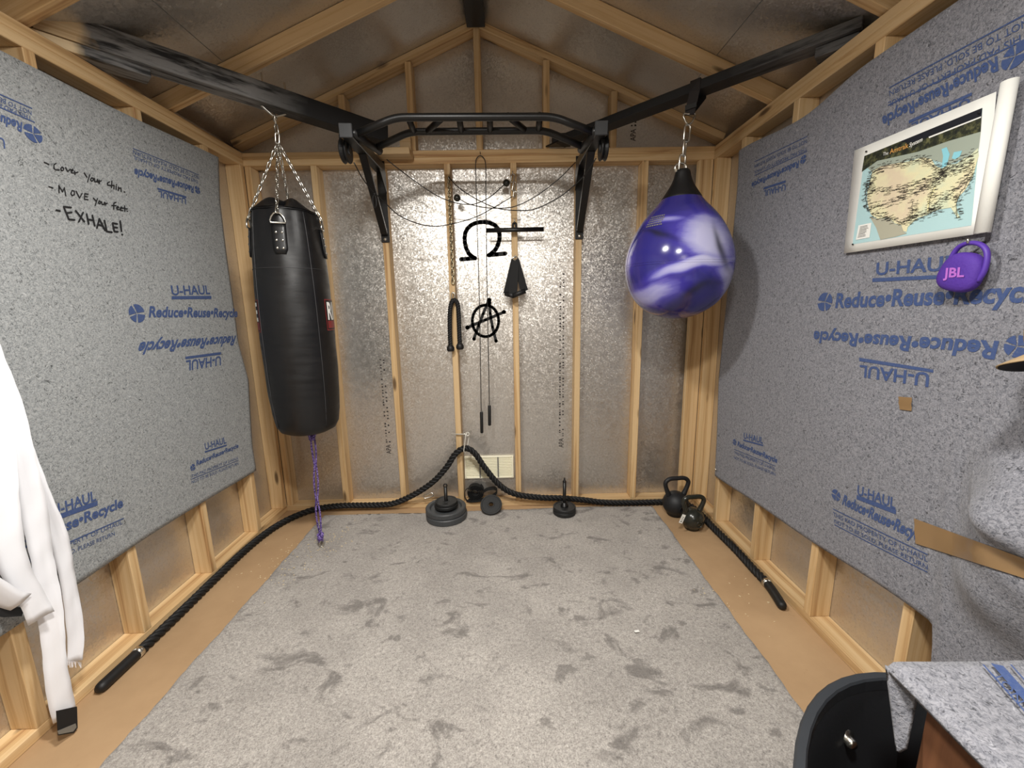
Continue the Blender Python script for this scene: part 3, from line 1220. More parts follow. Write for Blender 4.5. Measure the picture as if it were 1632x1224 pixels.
tape([(1432, 632), (1453.5, 633.5), (1453, 655), (1434, 652.5)], 'tape_patch', 'small square of brown tape in the middle of the right blanket')
tape([(1457, 826), (1640, 893), (1640, 924), (1459, 866)], 'packing_tape', 'long strip of brown packing tape across the bunched end of the right blanket')
# ------------------------------------------------------------------ marks on the end wall
PXB = lambda u, v: at(u, v, y=SD - 0.0012)
om = [[(275, 1060), (340, 1056), (410, 1048)],
      [(410, 1050), (375, 1028), (350, 1005), (325, 955), (312, 900), (308, 850), (316, 800), (336, 762), (370, 728), (410, 708), (460, 697),
       (510, 697), (560, 706), (605, 728), (636, 765), (650, 815), (648, 870), (634, 920), (610, 965), (575, 1000), (548, 1020)],
      [(545, 1020), (620, 1012), (705, 1004)]]
om = [[(690 + a / 6.12, 240 + b / 6.12) for a, b in l] for l in om]
t = tag(strokes(om, 6.9, PXB).build('painted_omega', 'spray'), 'black spray-painted omega letter on the silver wall', 'graffiti')
strokes([[(690 + 403 / 6.12, 240 + 1080 / 6.12), (690 + 405 / 6.12, 240 + 1130 / 6.12)]], 0.8, PXB).build('paint_drip', 'spray', t)
an = [[(366 + 92 * math.cos(2 * PI * k / 30), 312 + 110 * math.sin(2 * PI * k / 30)) for k in range(31)],
      [(388, 170), (350, 262), (318, 345), (285, 438)], [(392, 168), (398, 260), (415, 355), (439, 452)], [(242, 357), (366, 305), (492, 252)]]
an = [[(690 + a / 4.37, 440 + b / 4.37) for a, b in l] for l in an]
mb = strokes(an, 4.7, PXB)
for a, b, r in ((240, 358, 7.0), (494, 250, 6.6), (439, 452, 5.6), (286, 438, 5.6), (390, 168, 7.6), (392, 185, 6.6)):
    mb2 = strokes([[(690 + a / 4.37, 440 + b / 4.37), (690 + a / 4.37 + 0.2, 440 + b / 4.37)]], r, PXB, 14)
    mb.add(mb2.v, mb2.f)
tag(mb.build('painted_circle_a', 'spray'), 'black spray-painted letter A in a circle on the silver wall', 'graffiti')


def stamp(x, z0, z1, up=True):
    """Mill stamp printed along the board edge: a readable mark and rows of worn-out characters."""
    y = SD - 0.0010
    s = 1
    text_on(APA, lambda u, v: Vector((x - v * 0.034 * s + 0.034, y, z0 + u * 0.07)), 'stamp', 'stamp', wall_back)
    g = random.Random(int(x * 1000))
    mb = MB()
    for row in range(2):
        z = z0 + 0.085
        while z < z1:
            h = g.uniform(0.006, 0.014)
            if g.random() < 0.72:
                xx = x + 0.002 + row * 0.022
                mb.add([(xx, y, z), (xx + g.uniform(0.008, 0.014), y, z), (xx + 0.012, y, z + h * 0.5), (xx + g.uniform(0.004, 0.012), y, z + h), (xx, y, z + h * 0.8)], [(0, 1, 2, 3, 4)])
            z += h + g.uniform(0.003, 0.02)
    o = mb.build('stamp', 'stamp', wall_back)
    o['kind'] = 'stuff'


stamp(-0.735, 0.375, 1.05)
stamp(0.497, 0.395, 1.60)
stamp(0.94, 2.40, 2.60)

# cream vent low between the two middle studs
vp0, vp1 = Vector((-0.180, SD, 0.180)), Vector((0.171, SD, 0.346))
vt = thing('wall_vent', (0, SD, 0.18), 'cream louvred vent low on the end wall behind the rope', 'vent')
cx, cz = (vp0.x + vp1.x) / 2, (vp0.z + vp1.z) / 2
MB().box((cx, SD - 0.003, cz), (vp1.x - vp0.x, 0.006, vp1.z - vp0.z), ch=0.002).build('back_plate', 'vent', vt)
for k in range(13):
    z = vp0.z + 0.014 + k * 0.0115
    MB().box((cx, SD - 0.009, z), (vp1.x - vp0.x - 0.02, 0.010, 0.0065), Matrix.Rotation(0.5, 3, 'X')).build('louvre', 'vent', vt)
for x in (cx - 0.065, cx + 0.065):
    MB().box((x, SD - 0.012, cz), (0.009, 0.012, vp1.z - vp0.z - 0.012)).build('divider', 'grey', vt)
for x in (vp0.x + 0.006, vp1.x - 0.006):
    MB().box((x, SD - 0.010, cz), (0.012, 0.014, vp1.z - vp0.z), ch=0.002).build('frame_side', 'vent', vt)
for z in (vp0.z + 0.005, vp1.z - 0.005):
    MB().box((cx, SD - 0.010, z), (vp1.x - vp0.x - 0.026, 0.013, 0.010), ch=0.002).build('frame_rail', 'vent', vt)

# ------------------------------------------------------------------ pull-up bar on two wall brackets
pu = thing('pull_up_bar', (0, 0, 1.8), 'black wall-mounted multi-grip pull-up bar on two triangular brackets', 'pull-up bar')
YFR, YBK = -0.62, -0.475
front = [at(u, v, y=YFR) for u, v in ((566, 214), (630, 187), (882, 186), (948, 211))]
back = [at(u, v, y=YBK) for u, v in ((598, 236), (653, 210), (869, 208), (930, 234))]


def bend(p, r=0.05):
    out = [p[0]]
    for a, b, c in zip(p[:-2], p[1:-1], p[2:]):
        d0, d1 = (a - b).normalized(), (c - b).normalized()
        for k in range(7):
            t = k / 6
            s, e = b + d0 * r, b + d1 * r
            out.append(s * (1 - t) ** 2 + b * 2 * t * (1 - t) + e * t * t)
    return out + [p[-1]]


MB().tube(bend(front), 0.0170, 14).build('front_rail', 'blackmetal', pu, True)
MB().tube(bend(back), 0.0165, 14).build('back_rail', 'blackmetal', pu, True)
zf, zb_ = front[1].z, back[1].z
for fu, bu in ((650.6, 659.5), (707, 681), (731.6, 735), (781, 781), (808.7, 837), (860, 858.5)):
    a, b = at(fu, 187, y=YFR), at(bu, 209, y=YBK)
    a.z, b.z = zf, zb_
    MB().tube([a, b], 0.0150, 12).build('grip_rung', 'blackmetal', pu, True)
ARM = {}
for s, capx, cu, cv in ((-1, -0.607, 551, 208), (1, 0.611, 958.5, 204)):
    tip = at(cu, cv, y=-0.665)
    root = Vector((capx, -0.006, 2.232))
    d = (tip - root).normalized()
    MB().box((root + tip) / 2, ((tip - root).length, 0.052, 0.052), Matrix((d, Z.cross(d).normalized(), d.cross(Z.cross(d).normalized()))).transposed(), 0.003).build('bracket_arm', 'blackmetal', pu)
    R3 = Matrix((d, Z.cross(d).normalized(), d.cross(Z.cross(d).normalized()))).transposed()
    MB().box(tip, (0.010, 0.060, 0.060), R3, 0.003).build('end_cap', 'capgrey', pu)
    MB().box((capx, -0.004, 2.045), (0.052, 0.008, 0.485), ch=0.002).build('wall_plate', 'blackmetal', pu)
    b0, b1 = root + d * 0.40 + Vector((0, 0, -0.02)), Vector((capx, -0.022, 1.852))
    bd = (b1 - b0).normalized()
    sx = Vector((1, 0, 0))
    Rb = Matrix((bd, sx, bd.cross(sx))).transposed()
    MB().box((b0 + b1) / 2, ((b1 - b0).length, 0.040, 0.022), Rb, 0.003).build('brace', 'blackmetal', pu)
    g = MB()
    g.prism([(capx - s * 0.030, -0.008, 2.21), (capx - s * 0.030, -0.15, 2.21), (capx - s * 0.030, -0.008, 2.09)], (s * 0.004, 0, 0))
    g.build('gusset', 'blackmetal', pu)
    for z in (1.822, 2.262):
        MB().lathe([(0.010, 0.0), (0.010, 0.004), (0.006, 0.008), (0.0, 0.0085)], 8, Matrix.Translation((capx, -0.008, z)) @ Matrix.Rotation(PI / 2, 4, 'X'), cap=False).build('bolt_head', 'steel', pu)
    # side tube that takes the rail ends
    e0, e1 = (front[0], back[0]) if s < 0 else (front[3], back[3])
    MB().tube([e0 + (e0 - e1) * 0.15, e1 + (e1 - e0) * 0.25], 0.019, 10).build('side_tube', 'blackmetal', pu, True)
    cc = (e0 + e1) / 2
    ka = root + d * ((cc - root).dot(d))
    MB().tube([cc, ka], 0.018, 8).build('side_joint', 'blackmetal', pu, True)
    ARM[s] = (root, tip, d)

# pulley wheels under the bracket tips with their thin cables
YW = lambda y: (lambda u, v: at(u, v, y=y))


def cable(pts, y0, y1, ym=None):
    n = len(pts)
    P = []
    for i, (u, v) in enumerate(pts):
        t = i / (n - 1)
        P.append(at(u, v, y=lerp(y0, y1, t)))
    return smooth_path(P, 0.015)


for s, ctr, lab in ((-1, (555, 241), 'black pulley under the left bracket with its loose thin cable'), (1, (957.5, 237), 'black pulley under the right bracket with its loose thin cable')):
    p = at(*ctr, y=-0.56)
    p.x += s * 0.012
    t = thing('cable_pulley', p, lab, 'pulley', 'cable pulleys under the bar brackets')
    Rm = Matrix.Translation(p) @ Matrix.Rotation(PI / 2, 4, 'Y')
    MB().lathe([(0.012, -0.016), (0.052, -0.016), (0.055, -0.012), (0.046, 0.0), (0.055, 0.012), (0.052, 0.016), (0.012, 0.016)], 28, Rm).build('wheel', 'blackplastic', t, False)
    MB().lathe([(0.016, -0.021), (0.018, -0.019), (0.018, 0.019), (0.016, 0.021)], 16, Rm).build('hub', 'capgrey', t)
    mb = MB()
    mb.prism([p + Vector((-0.0225, -0.012, -0.014)), p + Vector((-0.0225, 0.012, -0.014)), p + Vector((-0.0225, 0.012, 0.07)), p + Vector((-0.0225, -0.012, 0.07))], (0.004, 0, 0))
    mb.prism([p + Vector((0.0185, -0.012, -0.014)), p + Vector((0.0185, 0.012, -0.014)), p + Vector((0.0185, 0.012, 0.07)), p + Vector((0.0185, -0.012, 0.07))], (0.004, 0, 0))
    mb.box(p + Vector((0, 0, 0.068)), (0.045, 0.024, 0.006))
    mb.build('pulley_fork', 'blackmetal', t)
    if s < 0:
        A = [(616, 254), (642.5, 274.6), (673, 297), (699.7, 313.4), (724, 322.6), (744.7, 325.7), (760, 324), (781.5, 313.5), (804, 294)]
        D = [(564, 259), (577, 283), (591.5, 302), (610, 319.5), (634, 342), (659, 354), (683, 360), (710, 359), (755, 347), (788, 330), (816, 313.5)]
        ball = (807, 291.5)
    else:
        A = [(917, 259), (890, 285.8), (853, 313.5), (820.7, 329), (796, 332), (771.7, 330.7), (747, 325), (731, 316.5)]
        D = [(950, 252), (935, 275), (917, 294), (890, 315), (853, 333), (829, 335.6), (804, 334), (786.4, 330), (758.6, 317), (731, 299), (715, 281.7)]
        ball = (728.5, 315.5)
    MB().tube(cable(A, -0.20, -0.03), 0.0029, 5).build('cable', 'cable', t, True)
    MB().tube(cable(D, -0.55 if s < 0 else -0.50, -0.03), 0.0029, 5).build('cable', 'cable', t, True)
    bp = at(*ball, y=-0.035)
    mbb = MB()
    prof = [(0.0215 * math.sin(PI * k / 10), -0.0215 * math.cos(PI * k / 10)) for k in range(11)]
    mbb.lathe(prof, 18, Matrix.Translation(bp), cap=False)
    mbb.build('ball_stop', M['kettle_gloss'], t, True)
lp = at(597, 321, y=-0.30)
mb = MB()
mb.tube([lp + Vector((0.010 * math.cos(2 * PI * k / 14), 0, 0.034 * math.sin(2 * PI * k / 14))) for k in range(14)], 0.0024, 5, closed=True)
mb.tube([lp + Vector((-0.012, 0, 0.040)), lp + Vector((0.014, 0, 0.036))], 0.005, 6)
tag(mb.build('cord_loop', 'cable', None, True), 'small knotted loop of black cord on the left bracket brace', 'cord')

# ------------------------------------------------------------------ things hung on the middle studs
ys = -0.016
ch = thing('hanging_chain', (-0.196, 0, 1.55), 'dull brass chain hanging down the stud left of the omega', 'chain')
a, b = at(715, 284, y=ys), at(722, 452, y=ys)
nl = 24
for k in range(nl):
    p, q = a.lerp(b, k / nl), a.lerp(b, (k + 1) / nl)
    L = (q - p).length
    up_ = Vector((1, 0, 0)) if k % 2 else Vector((0.35, 1, 0))
    m1 = MB()
    link_mesh(m1, (p + q) / 2, q - p, up_, L + 0.012, 0.025, 0.0042, 5, 10)
    m1.build('link', 'brass', ch, True)
mb = MB()
mb.tube(smooth_path([a + Vector((0, 0.016, 0.012)), a + Vector((0, -0.004, 0.012)), a + Vector((0, -0.010, -0.004)), a + Vector((0, 0.002, -0.010)), a + Vector((0, 0.010, -0.002))], 0.004), 0.003, 6)
mb.build('hook', 'steel', ch, True)
# hook cluster on the right middle stud
hk = thing('snap_hook', (0.2, 0, 2.1), 'small steel snap hooks on the stud right of the jump rope', 'hook')
for u, v, l, w in ((817, 284, 0.055, 0.026), (819, 297, 0.060, 0.022), (820, 309, 0.045, 0.020)):
    mb = MB()
    link_mesh(mb, at(u, v, y=-0.018), (0.25, 0, 1), (1, 0.2, 0), l, w, 0.0036, 6, 14)
    mb.build('ring', 'steel', hk, True)
mb = MB()
p = at(817, 278, y=-0.02)
mb.tube([p + Vector((0, 0.022, 0)), p, p + Vector((0, -0.008, 0.004)), p + Vector((0, -0.010, 0.016))], 0.003, 6)
mb.build('screw', 'steel', hk, True)

# triceps rope
tr = thing('triceps_rope', (-0.195, 0, 1.10), 'black triceps rope with two end knobs hung on a stud', 'rope')
top = at(722, 474, y=-0.034)
s0 = [at(u, v, y=-0.034) for u, v in ((723, 477), (719, 484), (717, 500), (717, 530), (718, 553))]
s1 = [at(u, v, y=-0.034) for u, v in ((723, 477), (729, 483), (731, 500), (732, 530), (733, 550))]
for s in (s0, s1):
    twisted(smooth_path(s, 0.01), 0.0145, 0.045).build('rope_strand', 'rope', tr, True)
    e = s[-1]
    MB().lathe([(0.0, -0.022), (0.020, -0.020), (0.025, -0.010), (0.025, 0.004), (0.018, 0.018), (0.0135, 0.020)], 18, Matrix.Translation(e - Vector((0, 0, 0.008))), cap=False).build('end_knob', 'rubber', tr, True)
mb = MB()
link_mesh(mb, top + Vector((0, 0, 0.004)), (0.1, 0, 1), (1, 0, 0), 0.058, 0.030, 0.004, 6, 14)
mb.tube([top + Vector((0, 0.035, 0.026)), top + Vector((0, 0.004, 0.026)), top + Vector((0, -0.004, 0.034))], 0.0032, 6)
mb.build('ring', 'steel', tr, True)

# straight bar attachment
sb = thing('straight_bar', (0.205, 0, 1.85), 'short black straight bar attachment hung across a stud', 'bar')
a, b = at(775.5, 367.3, y=-0.055), at(865.5, 365.3, y=-0.055)
MB().tube([a, b], 0.0135, 14).build('bar', 'blackmetal', sb, True)
m_ = (a + b) / 2
for e, d in ((a, -1), (b, 1)):
    MB().tube([e, e + Vector((d * 0.004, 0, 0))], 0.0145, 14).build('end_cap', 'rubber', sb, True)
mb = MB()
link_mesh(mb, Vector((0.203, -0.052, m_.z + 0.022)), (0, 0.1, 1), (0.9, -0.4, 0), 0.052, 0.036, 0.007, 6, 14)
mb.build('swivel', 'blackmetal', sb, True)
mb = MB()
mb.tube([(0.203, 0.005, m_.z + 0.045), (0.203, -0.045, m_.z + 0.040), (0.203, -0.062, m_.z + 0.046), (0.203, -0.066, m_.z + 0.060)], 0.0036, 6)
mb.build('hook', 'steel', sb, True)


# two stirrup handles
def ribbon(path, width, thick, wdir):
    mb = MB()
    path = [Vector(p) for p in path]
    fr = frames(path)
    wd = Vector(wdir).normalized()
    n = len(path)
    v, f = [], []
    for i, p in enumerate(path):
        t = fr[i][0]
        w = (wd - t * wd.dot(t)).normalized()
        nn = t.cross(w)
        for sx, sn in ((-1, -1), (1, -1), (1, 1), (-1, 1)):
            v.append(p + w * sx * width / 2 + nn * sn * thick / 2)
    for i in range(n - 1):
        for k in range(4):
            l = (k + 1) % 4
            f.append((i * 4 + k, i * 4 + l, (i + 1) * 4 + l, (i + 1) * 4 + k))
    f += [(3, 2, 1, 0), tuple((n - 1) * 4 + k for k in range(4))]
    return mb.add(v, f)


for idx, (g0, g1, yy, lab) in enumerate((((807.5, 468.5), (817, 471.5), -0.055, 'black webbing stirrup handle, grip turned away, behind its pair'),
                                        ((818.5, 471), (836, 464), -0.085, 'black webbing stirrup handle with its grip sideways, in front of its pair'))):
    P = lambda u, v: at(u, v, y=yy)
    t = thing('stirrup_handle', P(821, 472), lab, 'handle', 'stirrup handles on the stud')
    topp = P(820.5 + idx, 414)
    A, B = P(*g0), P(*g1)
    if idx == 0:
        B = B + Vector((0, -0.03, 0))
        A = A + Vector((0, 0.02, 0))
    MB().tube([A + (A - B) * 0.08, B + (B - A) * 0.08], 0.0150, 12).build('grip', 'rubber', t, True)
    for e in (A, B):
        ribbon([topp, topp.lerp(e, 0.3) + Vector((0, -0.003, 0)), topp.lerp(e, 0.7) + Vector((0, -0.003, 0)), e], 0.046, 0.004, (0.95, -0.25, 0)).build('strap', 'webbing', t)
    mb = MB()
    link_mesh(mb, topp + Vector((0, 0, 0.008)), (0, 0, 1), (1, 0.2, 0), 0.030, 0.040, 0.0035, 6, 14)
    mb.build('ring', 'steel', t, True)
mb = MB()
p = at(821, 411, y=-0.055)
mb.tube([p + Vector((0, 0.06, 0)), p, p + Vector((0, -0.035, -0.004)), p + Vector((0, -0.045, 0.010))], 0.0034, 6)
tag(mb.build('screw_hook', 'steel', None, True), 'steel screw hook carrying the two stirrup handles', 'hook')

# jump rope
jr = thing('jump_rope', (0, 0, 0.53), 'thin black speed jump rope hanging from a nail on the top plate', 'jump rope')
yj = -0.018
pth = [(767, 655), (766, 600), (764.5, 500), (763, 440), (760.5, 360), (759, 300), (758, 262), (760, 252), (765.5, 248), (771, 252), (774, 262), (774.3, 300), (775, 360), (776, 440), (778, 540), (780, 645)]
MB().tube(smooth_path([at(u, v, y=yj) for u, v in pth], 0.02), 0.0029, 6).build('cable', 'cable', jr, True)
for u0, v0, u1, v1 in ((767.3, 656, 768, 690), (780, 646, 780.3, 678)):
    a, b = at(u0, v0, y=yj), at(u1, v1, y=yj)
    MB().tube([a, a.lerp(b, 0.04), b.lerp(a, 0.04), b], [0.008, 0.0108, 0.0108, 0.009], 12).build('handle', 'rubber', jr, True)
p = at(765.5, 246, y=-0.004)
tag(MB().tube([p + Vector((0, 0.003, 0.004)), p + Vector((0, -0.024, 0.006))], 0.0022, 6).build('nail', 'blackmetal'), 'dark nail in the top plate holding the jump rope', 'nail')
# ------------------------------------------------------------------ punching bag
BX, BY = -0.962, -0.505
bag = thing('punching_bag', (BX, BY, 0.72), 'long black vinyl punching bag hung on four steel chains', 'punching bag')
prof = [(0.0, 0.728), (0.06, 0.729), (0.105, 0.735), (0.138, 0.752), (0.156, 0.785), (0.166, 0.85), (0.173, 0.95), (0.177, 1.1), (0.178, 1.25),
        (0.177, 1.40), (0.174, 1.52), (0.169, 1.62), (0.163, 1.72), (0.156, 1.80), (0.150, 1.855), (0.145, 1.872), (0.139, 1.878)]
FACE = math.atan2(CAM[1] - BY, CAM[0] - BX)      # bag side that faces the viewer


def bag_r(z):
    for (r0, z0), (r1, z1) in zip(prof[:-1], prof[1:]):
        if z0 <= z <= z1:
            return r0 + (r1 - r0) * (z - z0) / max(1e-9, z1 - z0)
    return prof[-1][0]


def bag_pt(ang, z, off=0.0):
    r = bag_r(z) + off
    return Vector((BX + r * math.cos(ang), BY + r * math.sin(ang), z))


fine = []
for (r0, z0), (r1, z1) in zip(prof[:-1], prof[1:]):
    n = max(1, int((z1 - z0) / 0.03))
    fine += [(lerp(r0, r1, k / n), lerp(z0, z1, k / n)) for k in range(n)]
fine.append(prof[-1])
PATCH = [FACE - 0.20 + k * PI / 2 for k in range(4)]
mb = MB()
N = 72
vv, ff = [], []
for r, z in fine:
    for k in range(N):
        a = 2 * PI * k / N
        rr = r
        if z > 1.5:      # pulled in round each hanging strap
            for p in PATCH:
                d = math.atan2(math.sin(a - p), math.cos(a - p))
                rr += 0.006 * math.exp(-(d / 0.16) ** 2) * sstep(1.5, 1.75, z) - 0.006 * math.exp(-((abs(d) - 0.4) / 0.16) ** 2) * sstep(1.55, 1.84, z)
        rr += 0.0012 * math.sin(z * 26 + 2 * math.sin(a * 3)) * math.sin(a * 2 + z * 3)
        vv.append((BX + rr * math.cos(a), BY + rr * math.sin(a), z))
for i in range(len(fine) - 1):
    for k in range(N):
        l = (k + 1) % N
        ff.append((i * N + k, i * N + l, (i + 1) * N + l, (i + 1) * N + k))
ff.append(tuple(range(N - 1, -1, -1)))
new_obj('bag_body', vv, ff, 'leather', bag, True)
# gathered top, sagging folds between the straps
vv, ff = [], []
RI = 8
for i in range(RI + 1):
    t = i / RI
    for k in range(N):
        a = 2 * PI * k / N
        d = min(abs(math.atan2(math.sin(a - p), math.cos(a - p))) for p in PATCH)
        r = lerp(0.146, 0.0, t)
        z = 1.874 + 0.075 * math.sin(PI / 2 * min(1, t * 1.5)) * (0.62 + 0.38 * math.cos(4 * (a - PATCH[0]) + PI)) - 0.02 * t
        vv.append((BX + r * math.cos(a), BY + r * math.sin(a), z))
for i in range(RI):
    for k in range(N):
        l = (k + 1) % N
        ff.append((i * N + k, i * N + l, (i + 1) * N + l, (i + 1) * N + k))
new_obj('bag_top', vv, ff, 'leather', bag, True)
# seams: rim piping, upper ring and side seams
for z, r in ((1.868, 0.0028), (1.592, 0.0013)):
    MB().tube([bag_pt(2 * PI * k / 48, z, 0.001) for k in range(48)], r, 5, closed=True).build('ring_seam', 'seam' if z < 1.7 else 'leather', bag, True)
for a in (FACE + 0.55, FACE - 1.12, FACE + 2.2, FACE - 2.7):
    MB().tube([bag_pt(a, 0.79 + 1.07 * k / 24, 0.0005) for k in range(25)], 0.0016, 5).build('side_seam', 'seam', bag, True)
SW = Vector((BX + 0.004, BY, 2.20))
for p in PATCH:
    # leather patch, six rivets, D-ring, chain
    zt, zb2 = 1.792, 1.655
    hw_ = 0.030
    vv, ff = [], []
    for j in range(7):
        z = lerp(zb2, zt, j / 6)
        w = hw_ * (0.72 if j == 0 else 1.0) / bag_r(z)
        for i in range(5):
            vv.append(bag_pt(p + lerp(-w, w, i / 4), z, 0.010))
    for j in range(6):
        for i in range(4):
            ff.append((j * 5 + i, j * 5 + i + 1, (j + 1) * 5 + i + 1, (j + 1) * 5 + i))
    pa = new_obj('strap_patch', vv, ff, 'leather', bag, True)
    sm = pa.modifiers.new('thick', 'SOLIDIFY')
    sm.thickness = 0.007
    sm.offset = -1
    for z in (1.68, 1.716, 1.752):
        for da in (-0.075, 0.075):
            c = bag_pt(p + da, z, 0.0105)
            out = Vector((math.cos(p + da), math.sin(p + da), 0))
            Mx = Matrix.Translation(c) @ out.to_track_quat('Z', 'Y').to_matrix().to_4x4()
            MB().lathe([(0.0062, 0.0), (0.0058, 0.002), (0.0035, 0.0038), (0.0, 0.0042)], 10, Mx, cap=False).build('rivet', 'steel', pa, True)
    c = bag_pt(p, 1.800, 0.012)
    tn = Vector((-math.sin(p), math.cos(p), 0))
    dpts = [c + tn * x + Vector((0, 0, z)) for x, z in ((-0.031, -0.006), (0.031, -0.006), (0.032, 0.004), (0.026, 0.020), (0.014, 0.036), (0.0, 0.041), (-0.014, 0.036), (-0.026, 0.020), (-0.032, 0.004))]
    MB().tube(dpts, 0.0042, 7, closed=True).build('d_ring', 'steel', bag, True)
    o = chain_mesh(c + Vector((0, 0, 0.036)) + Vector((math.cos(p), math.sin(p), 0)) * 0.002, SW + Vector((0.006 * math.cos(p), 0.006 * math.sin(p), -0.012)), 0.036, 0.019, 0.0031, None, p).build('chain', 'steel', bag, True)
# swivel and ceiling mount
mb = MB()
link_mesh(mb, SW + Vector((0, 0, 0.018)), (0.1, 0, 1), (1, 0.3, 0), 0.056, 0.026, 0.0042, 6, 16)
mb.build('twist_link', 'steel', bag, True)
mb = MB()
link_mesh(mb, SW + Vector((0.001, 0, 0.058)), (-0.1, 0, 1), (1, -0.3, 0), 0.050, 0.026, 0.0042, 6, 16)
mb.build('twist_link', 'steel', bag, True)
mb = MB()
mb.lathe([(0.0, 0.0), (0.004, 0.0), (0.004, 0.022), (0.009, 0.024), (0.010, 0.030), (0.0, 0.032)], 12, Matrix.Translation(SW + Vector((0, 0, 0.078))), cap=False)
mb.build('swivel', 'steel', bag, True)
hz = SW.z + 0.118
mb = MB()
mb.tube(smooth_path([Vector((BX, BY, hz)) + dL * x + Vector((0, 0, z)) for x, z in ((-0.055, 0.030), (-0.03, 0.012), (0.0, -0.004), (0.03, 0.010), (0.055, 0.024))], 0.006), 0.0065, 8, flat=(1.6, 0.6))
link_mesh(mb, Vector((BX, BY, hz - 0.008)), (0, 0, 1), nL, 0.042, 0.030, 0.0046, 6, 14)
mb.build('mount_bracket', 'steel', bag, True)
# two printed labels wrapped round the sides


def label(a0, a1, z0, z1):
    def P(u, v, off=0.0012):
        return bag_pt(lerp(a0, a1, u), lerp(z0, z1, v), off)
    def patch(u0, u1, v0, v1, mat, off):
        vv, ff = [], []
        n = 22
        for i in range(n + 1):
            vv.append(P(lerp(u0, u1, i / n), v0, off))
            vv.append(P(lerp(u0, u1, i / n), v1, off))
        ff = [(2 * i, 2 * i + 2, 2 * i + 3, 2 * i + 1) for i in range(n)]
        return new_obj('label', vv, ff, mat, bag, True)
    base = patch(0, 1, 0, 1, 'red', 0.0012)
    for args in ((0.012, 0.988, 0.03, 0.97, 'label_black', 0.0016), (0.03, 0.97, 0.07, 0.31, 'red', 0.002)):
        q = patch(*args)
        q.parent = base
        q.matrix_parent_inverse = pmat(base).inverted()
    text_on(RING, lambda u, v: P(0.04 + 0.92 * u, 0.36 + 0.54 * v, 0.0024), 'lettering', 'label_white', base)


label(FACE + 0.86, FACE + 2.9, 1.285, 1.445)
label(FACE - 3.2, FACE - 1.15, 1.285, 1.445)

# purple cord from the bag to the floor anchor
cord = thing('tether_cord', (BX, BY, 0.02), 'purple and white braided cord tied from the punching bag down to the carpet', 'cord')
c0, c1 = Vector((BX + 0.012, BY, 0.725)), Vector((-0.977, -0.487, 0.045))
for s in (-1, 1):
    pts = []
    for k in range(40):
        t = k / 39
        w = 0.010 * (0.4 + 0.8 * abs(math.sin(PI * 3.2 * t + 0.3))) if t < 0.95 else 0.012
        pts.append(c0.lerp(c1, t) + Vector((s * w * 0.75 + 0.004 * math.sin(7 * t), s * w * 0.4, 0)))
    twisted(pts, 0.0062, 0.03, 2, 6, 0.008).build('strand', 'cord', cord, True)
for z, sx in ((0.702, 1.0), (0.084, 0.8)):
    kc = c0.lerp(c1, (c0.z - z) / (c0.z - c1.z))
    mb = MB()
    mb.tube([kc + Vector((0.015 * sx * math.cos(a), 0.012 * sx * math.sin(a), 0.012 * math.sin(2 * a + 1))) for a in [2 * PI * k / 18 for k in range(18)]], 0.0085, 7, closed=True)
    mb.tube([kc + Vector((0.012 * math.sin(2 * a), 0.008 * math.cos(a), 0.017 * math.cos(a))) for a in [2 * PI * k / 18 for k in range(18)]], 0.0075, 7, closed=True)
    mb.build('knot', 'cord', cord, True)
mb = MB()
link_mesh(mb, c1 + Vector((0.004, 0, -0.002)), (0.2, 0, 1), (1, 0.5, 0), 0.058, 0.028, 0.0036, 6, 14)
mb.build('snap_hook', 'steel', cord, True)

# ------------------------------------------------------------------ teardrop water bag
QX, QY = 1.022, -0.55
wb = thing('water_bag', (QX, QY, 1.312), 'glossy purple and lavender swirled teardrop water bag on a steel chain', 'punching bag')
bp = [(0.0, 1.3135), (0.05, 1.317), (0.10, 1.331), (0.15, 1.357), (0.195, 1.396), (0.229, 1.447), (0.250, 1.505), (0.259, 1.565), (0.257, 1.62), (0.244, 1.675),
      (0.221, 1.73), (0.190, 1.785), (0.155, 1.83), (0.120, 1.868), (0.093, 1.900)]


def spl(pr, k=5):
    pts = smooth_path([(r, 0, z) for r, z in pr], 0.012)
    return [(max(0, p.x), p.z) for p in pts]


Mb = Matrix.Translation((QX, QY, 0))
MB().lathe(spl(bp), 64, Mb, cap=False).build('bag_skin', 'swirl', wb, True)
bpk = [(0.096, 1.893), (0.094, 1.902), (0.072, 1.935), (0.052, 1.968), (0.040, 2.000), (0.035, 2.022), (0.026, 2.034), (0.0, 2.036)]
MB().lathe(spl(bpk), 48, Mb, cap=False).build('rubber_crown', 'rubber_cap', wb, True)
for k in range(2):
    MB().tube([(QX + 0.2595 * math.cos(2 * PI * i / 60), QY + 0.2595 * math.sin(2 * PI * i / 60), 1.575 + 0.010 * k + 0.004 * math.sin(2 * PI * i / 60)) for i in range(60)], 0.0012, 4, closed=True).build('mould_line', 'swirl', wb, True)
# printed white sticker block on the skin
aa = math.atan2(CAM[1] - QY, CAM[0] - QX) - 0.60


def ball_r(z):
    for (r0, z0), (r1, z1) in zip(bp[:-1], bp[1:]):
        if z0 <= z <= z1:
            return lerp(r0, r1, (z - z0) / (z1 - z0))
    return 0.1


g = random.Random(5)
mb = MB()
for row in range(5):
    z = 1.752 + row * 0.011
    u = 0.0
    while u < 0.40:
        w = g.uniform(0.02, 0.05)
        q = []
        for (uu, zz) in ((u, z), (u + w, z), (u + w, z + 0.006), (u, z + 0.006)):
            r = ball_r(zz) + 0.004
            q.append(Vector((QX + r * math.cos(aa - 0.2 + uu), QY + r * math.sin(aa - 0.2 + uu), zz)))
        mb.add(q, [(0, 1, 2, 3)])
        u += w + 0.014
so = mb.build('printed_notice', 'grey', wb)
so['kind'] = 'stuff'
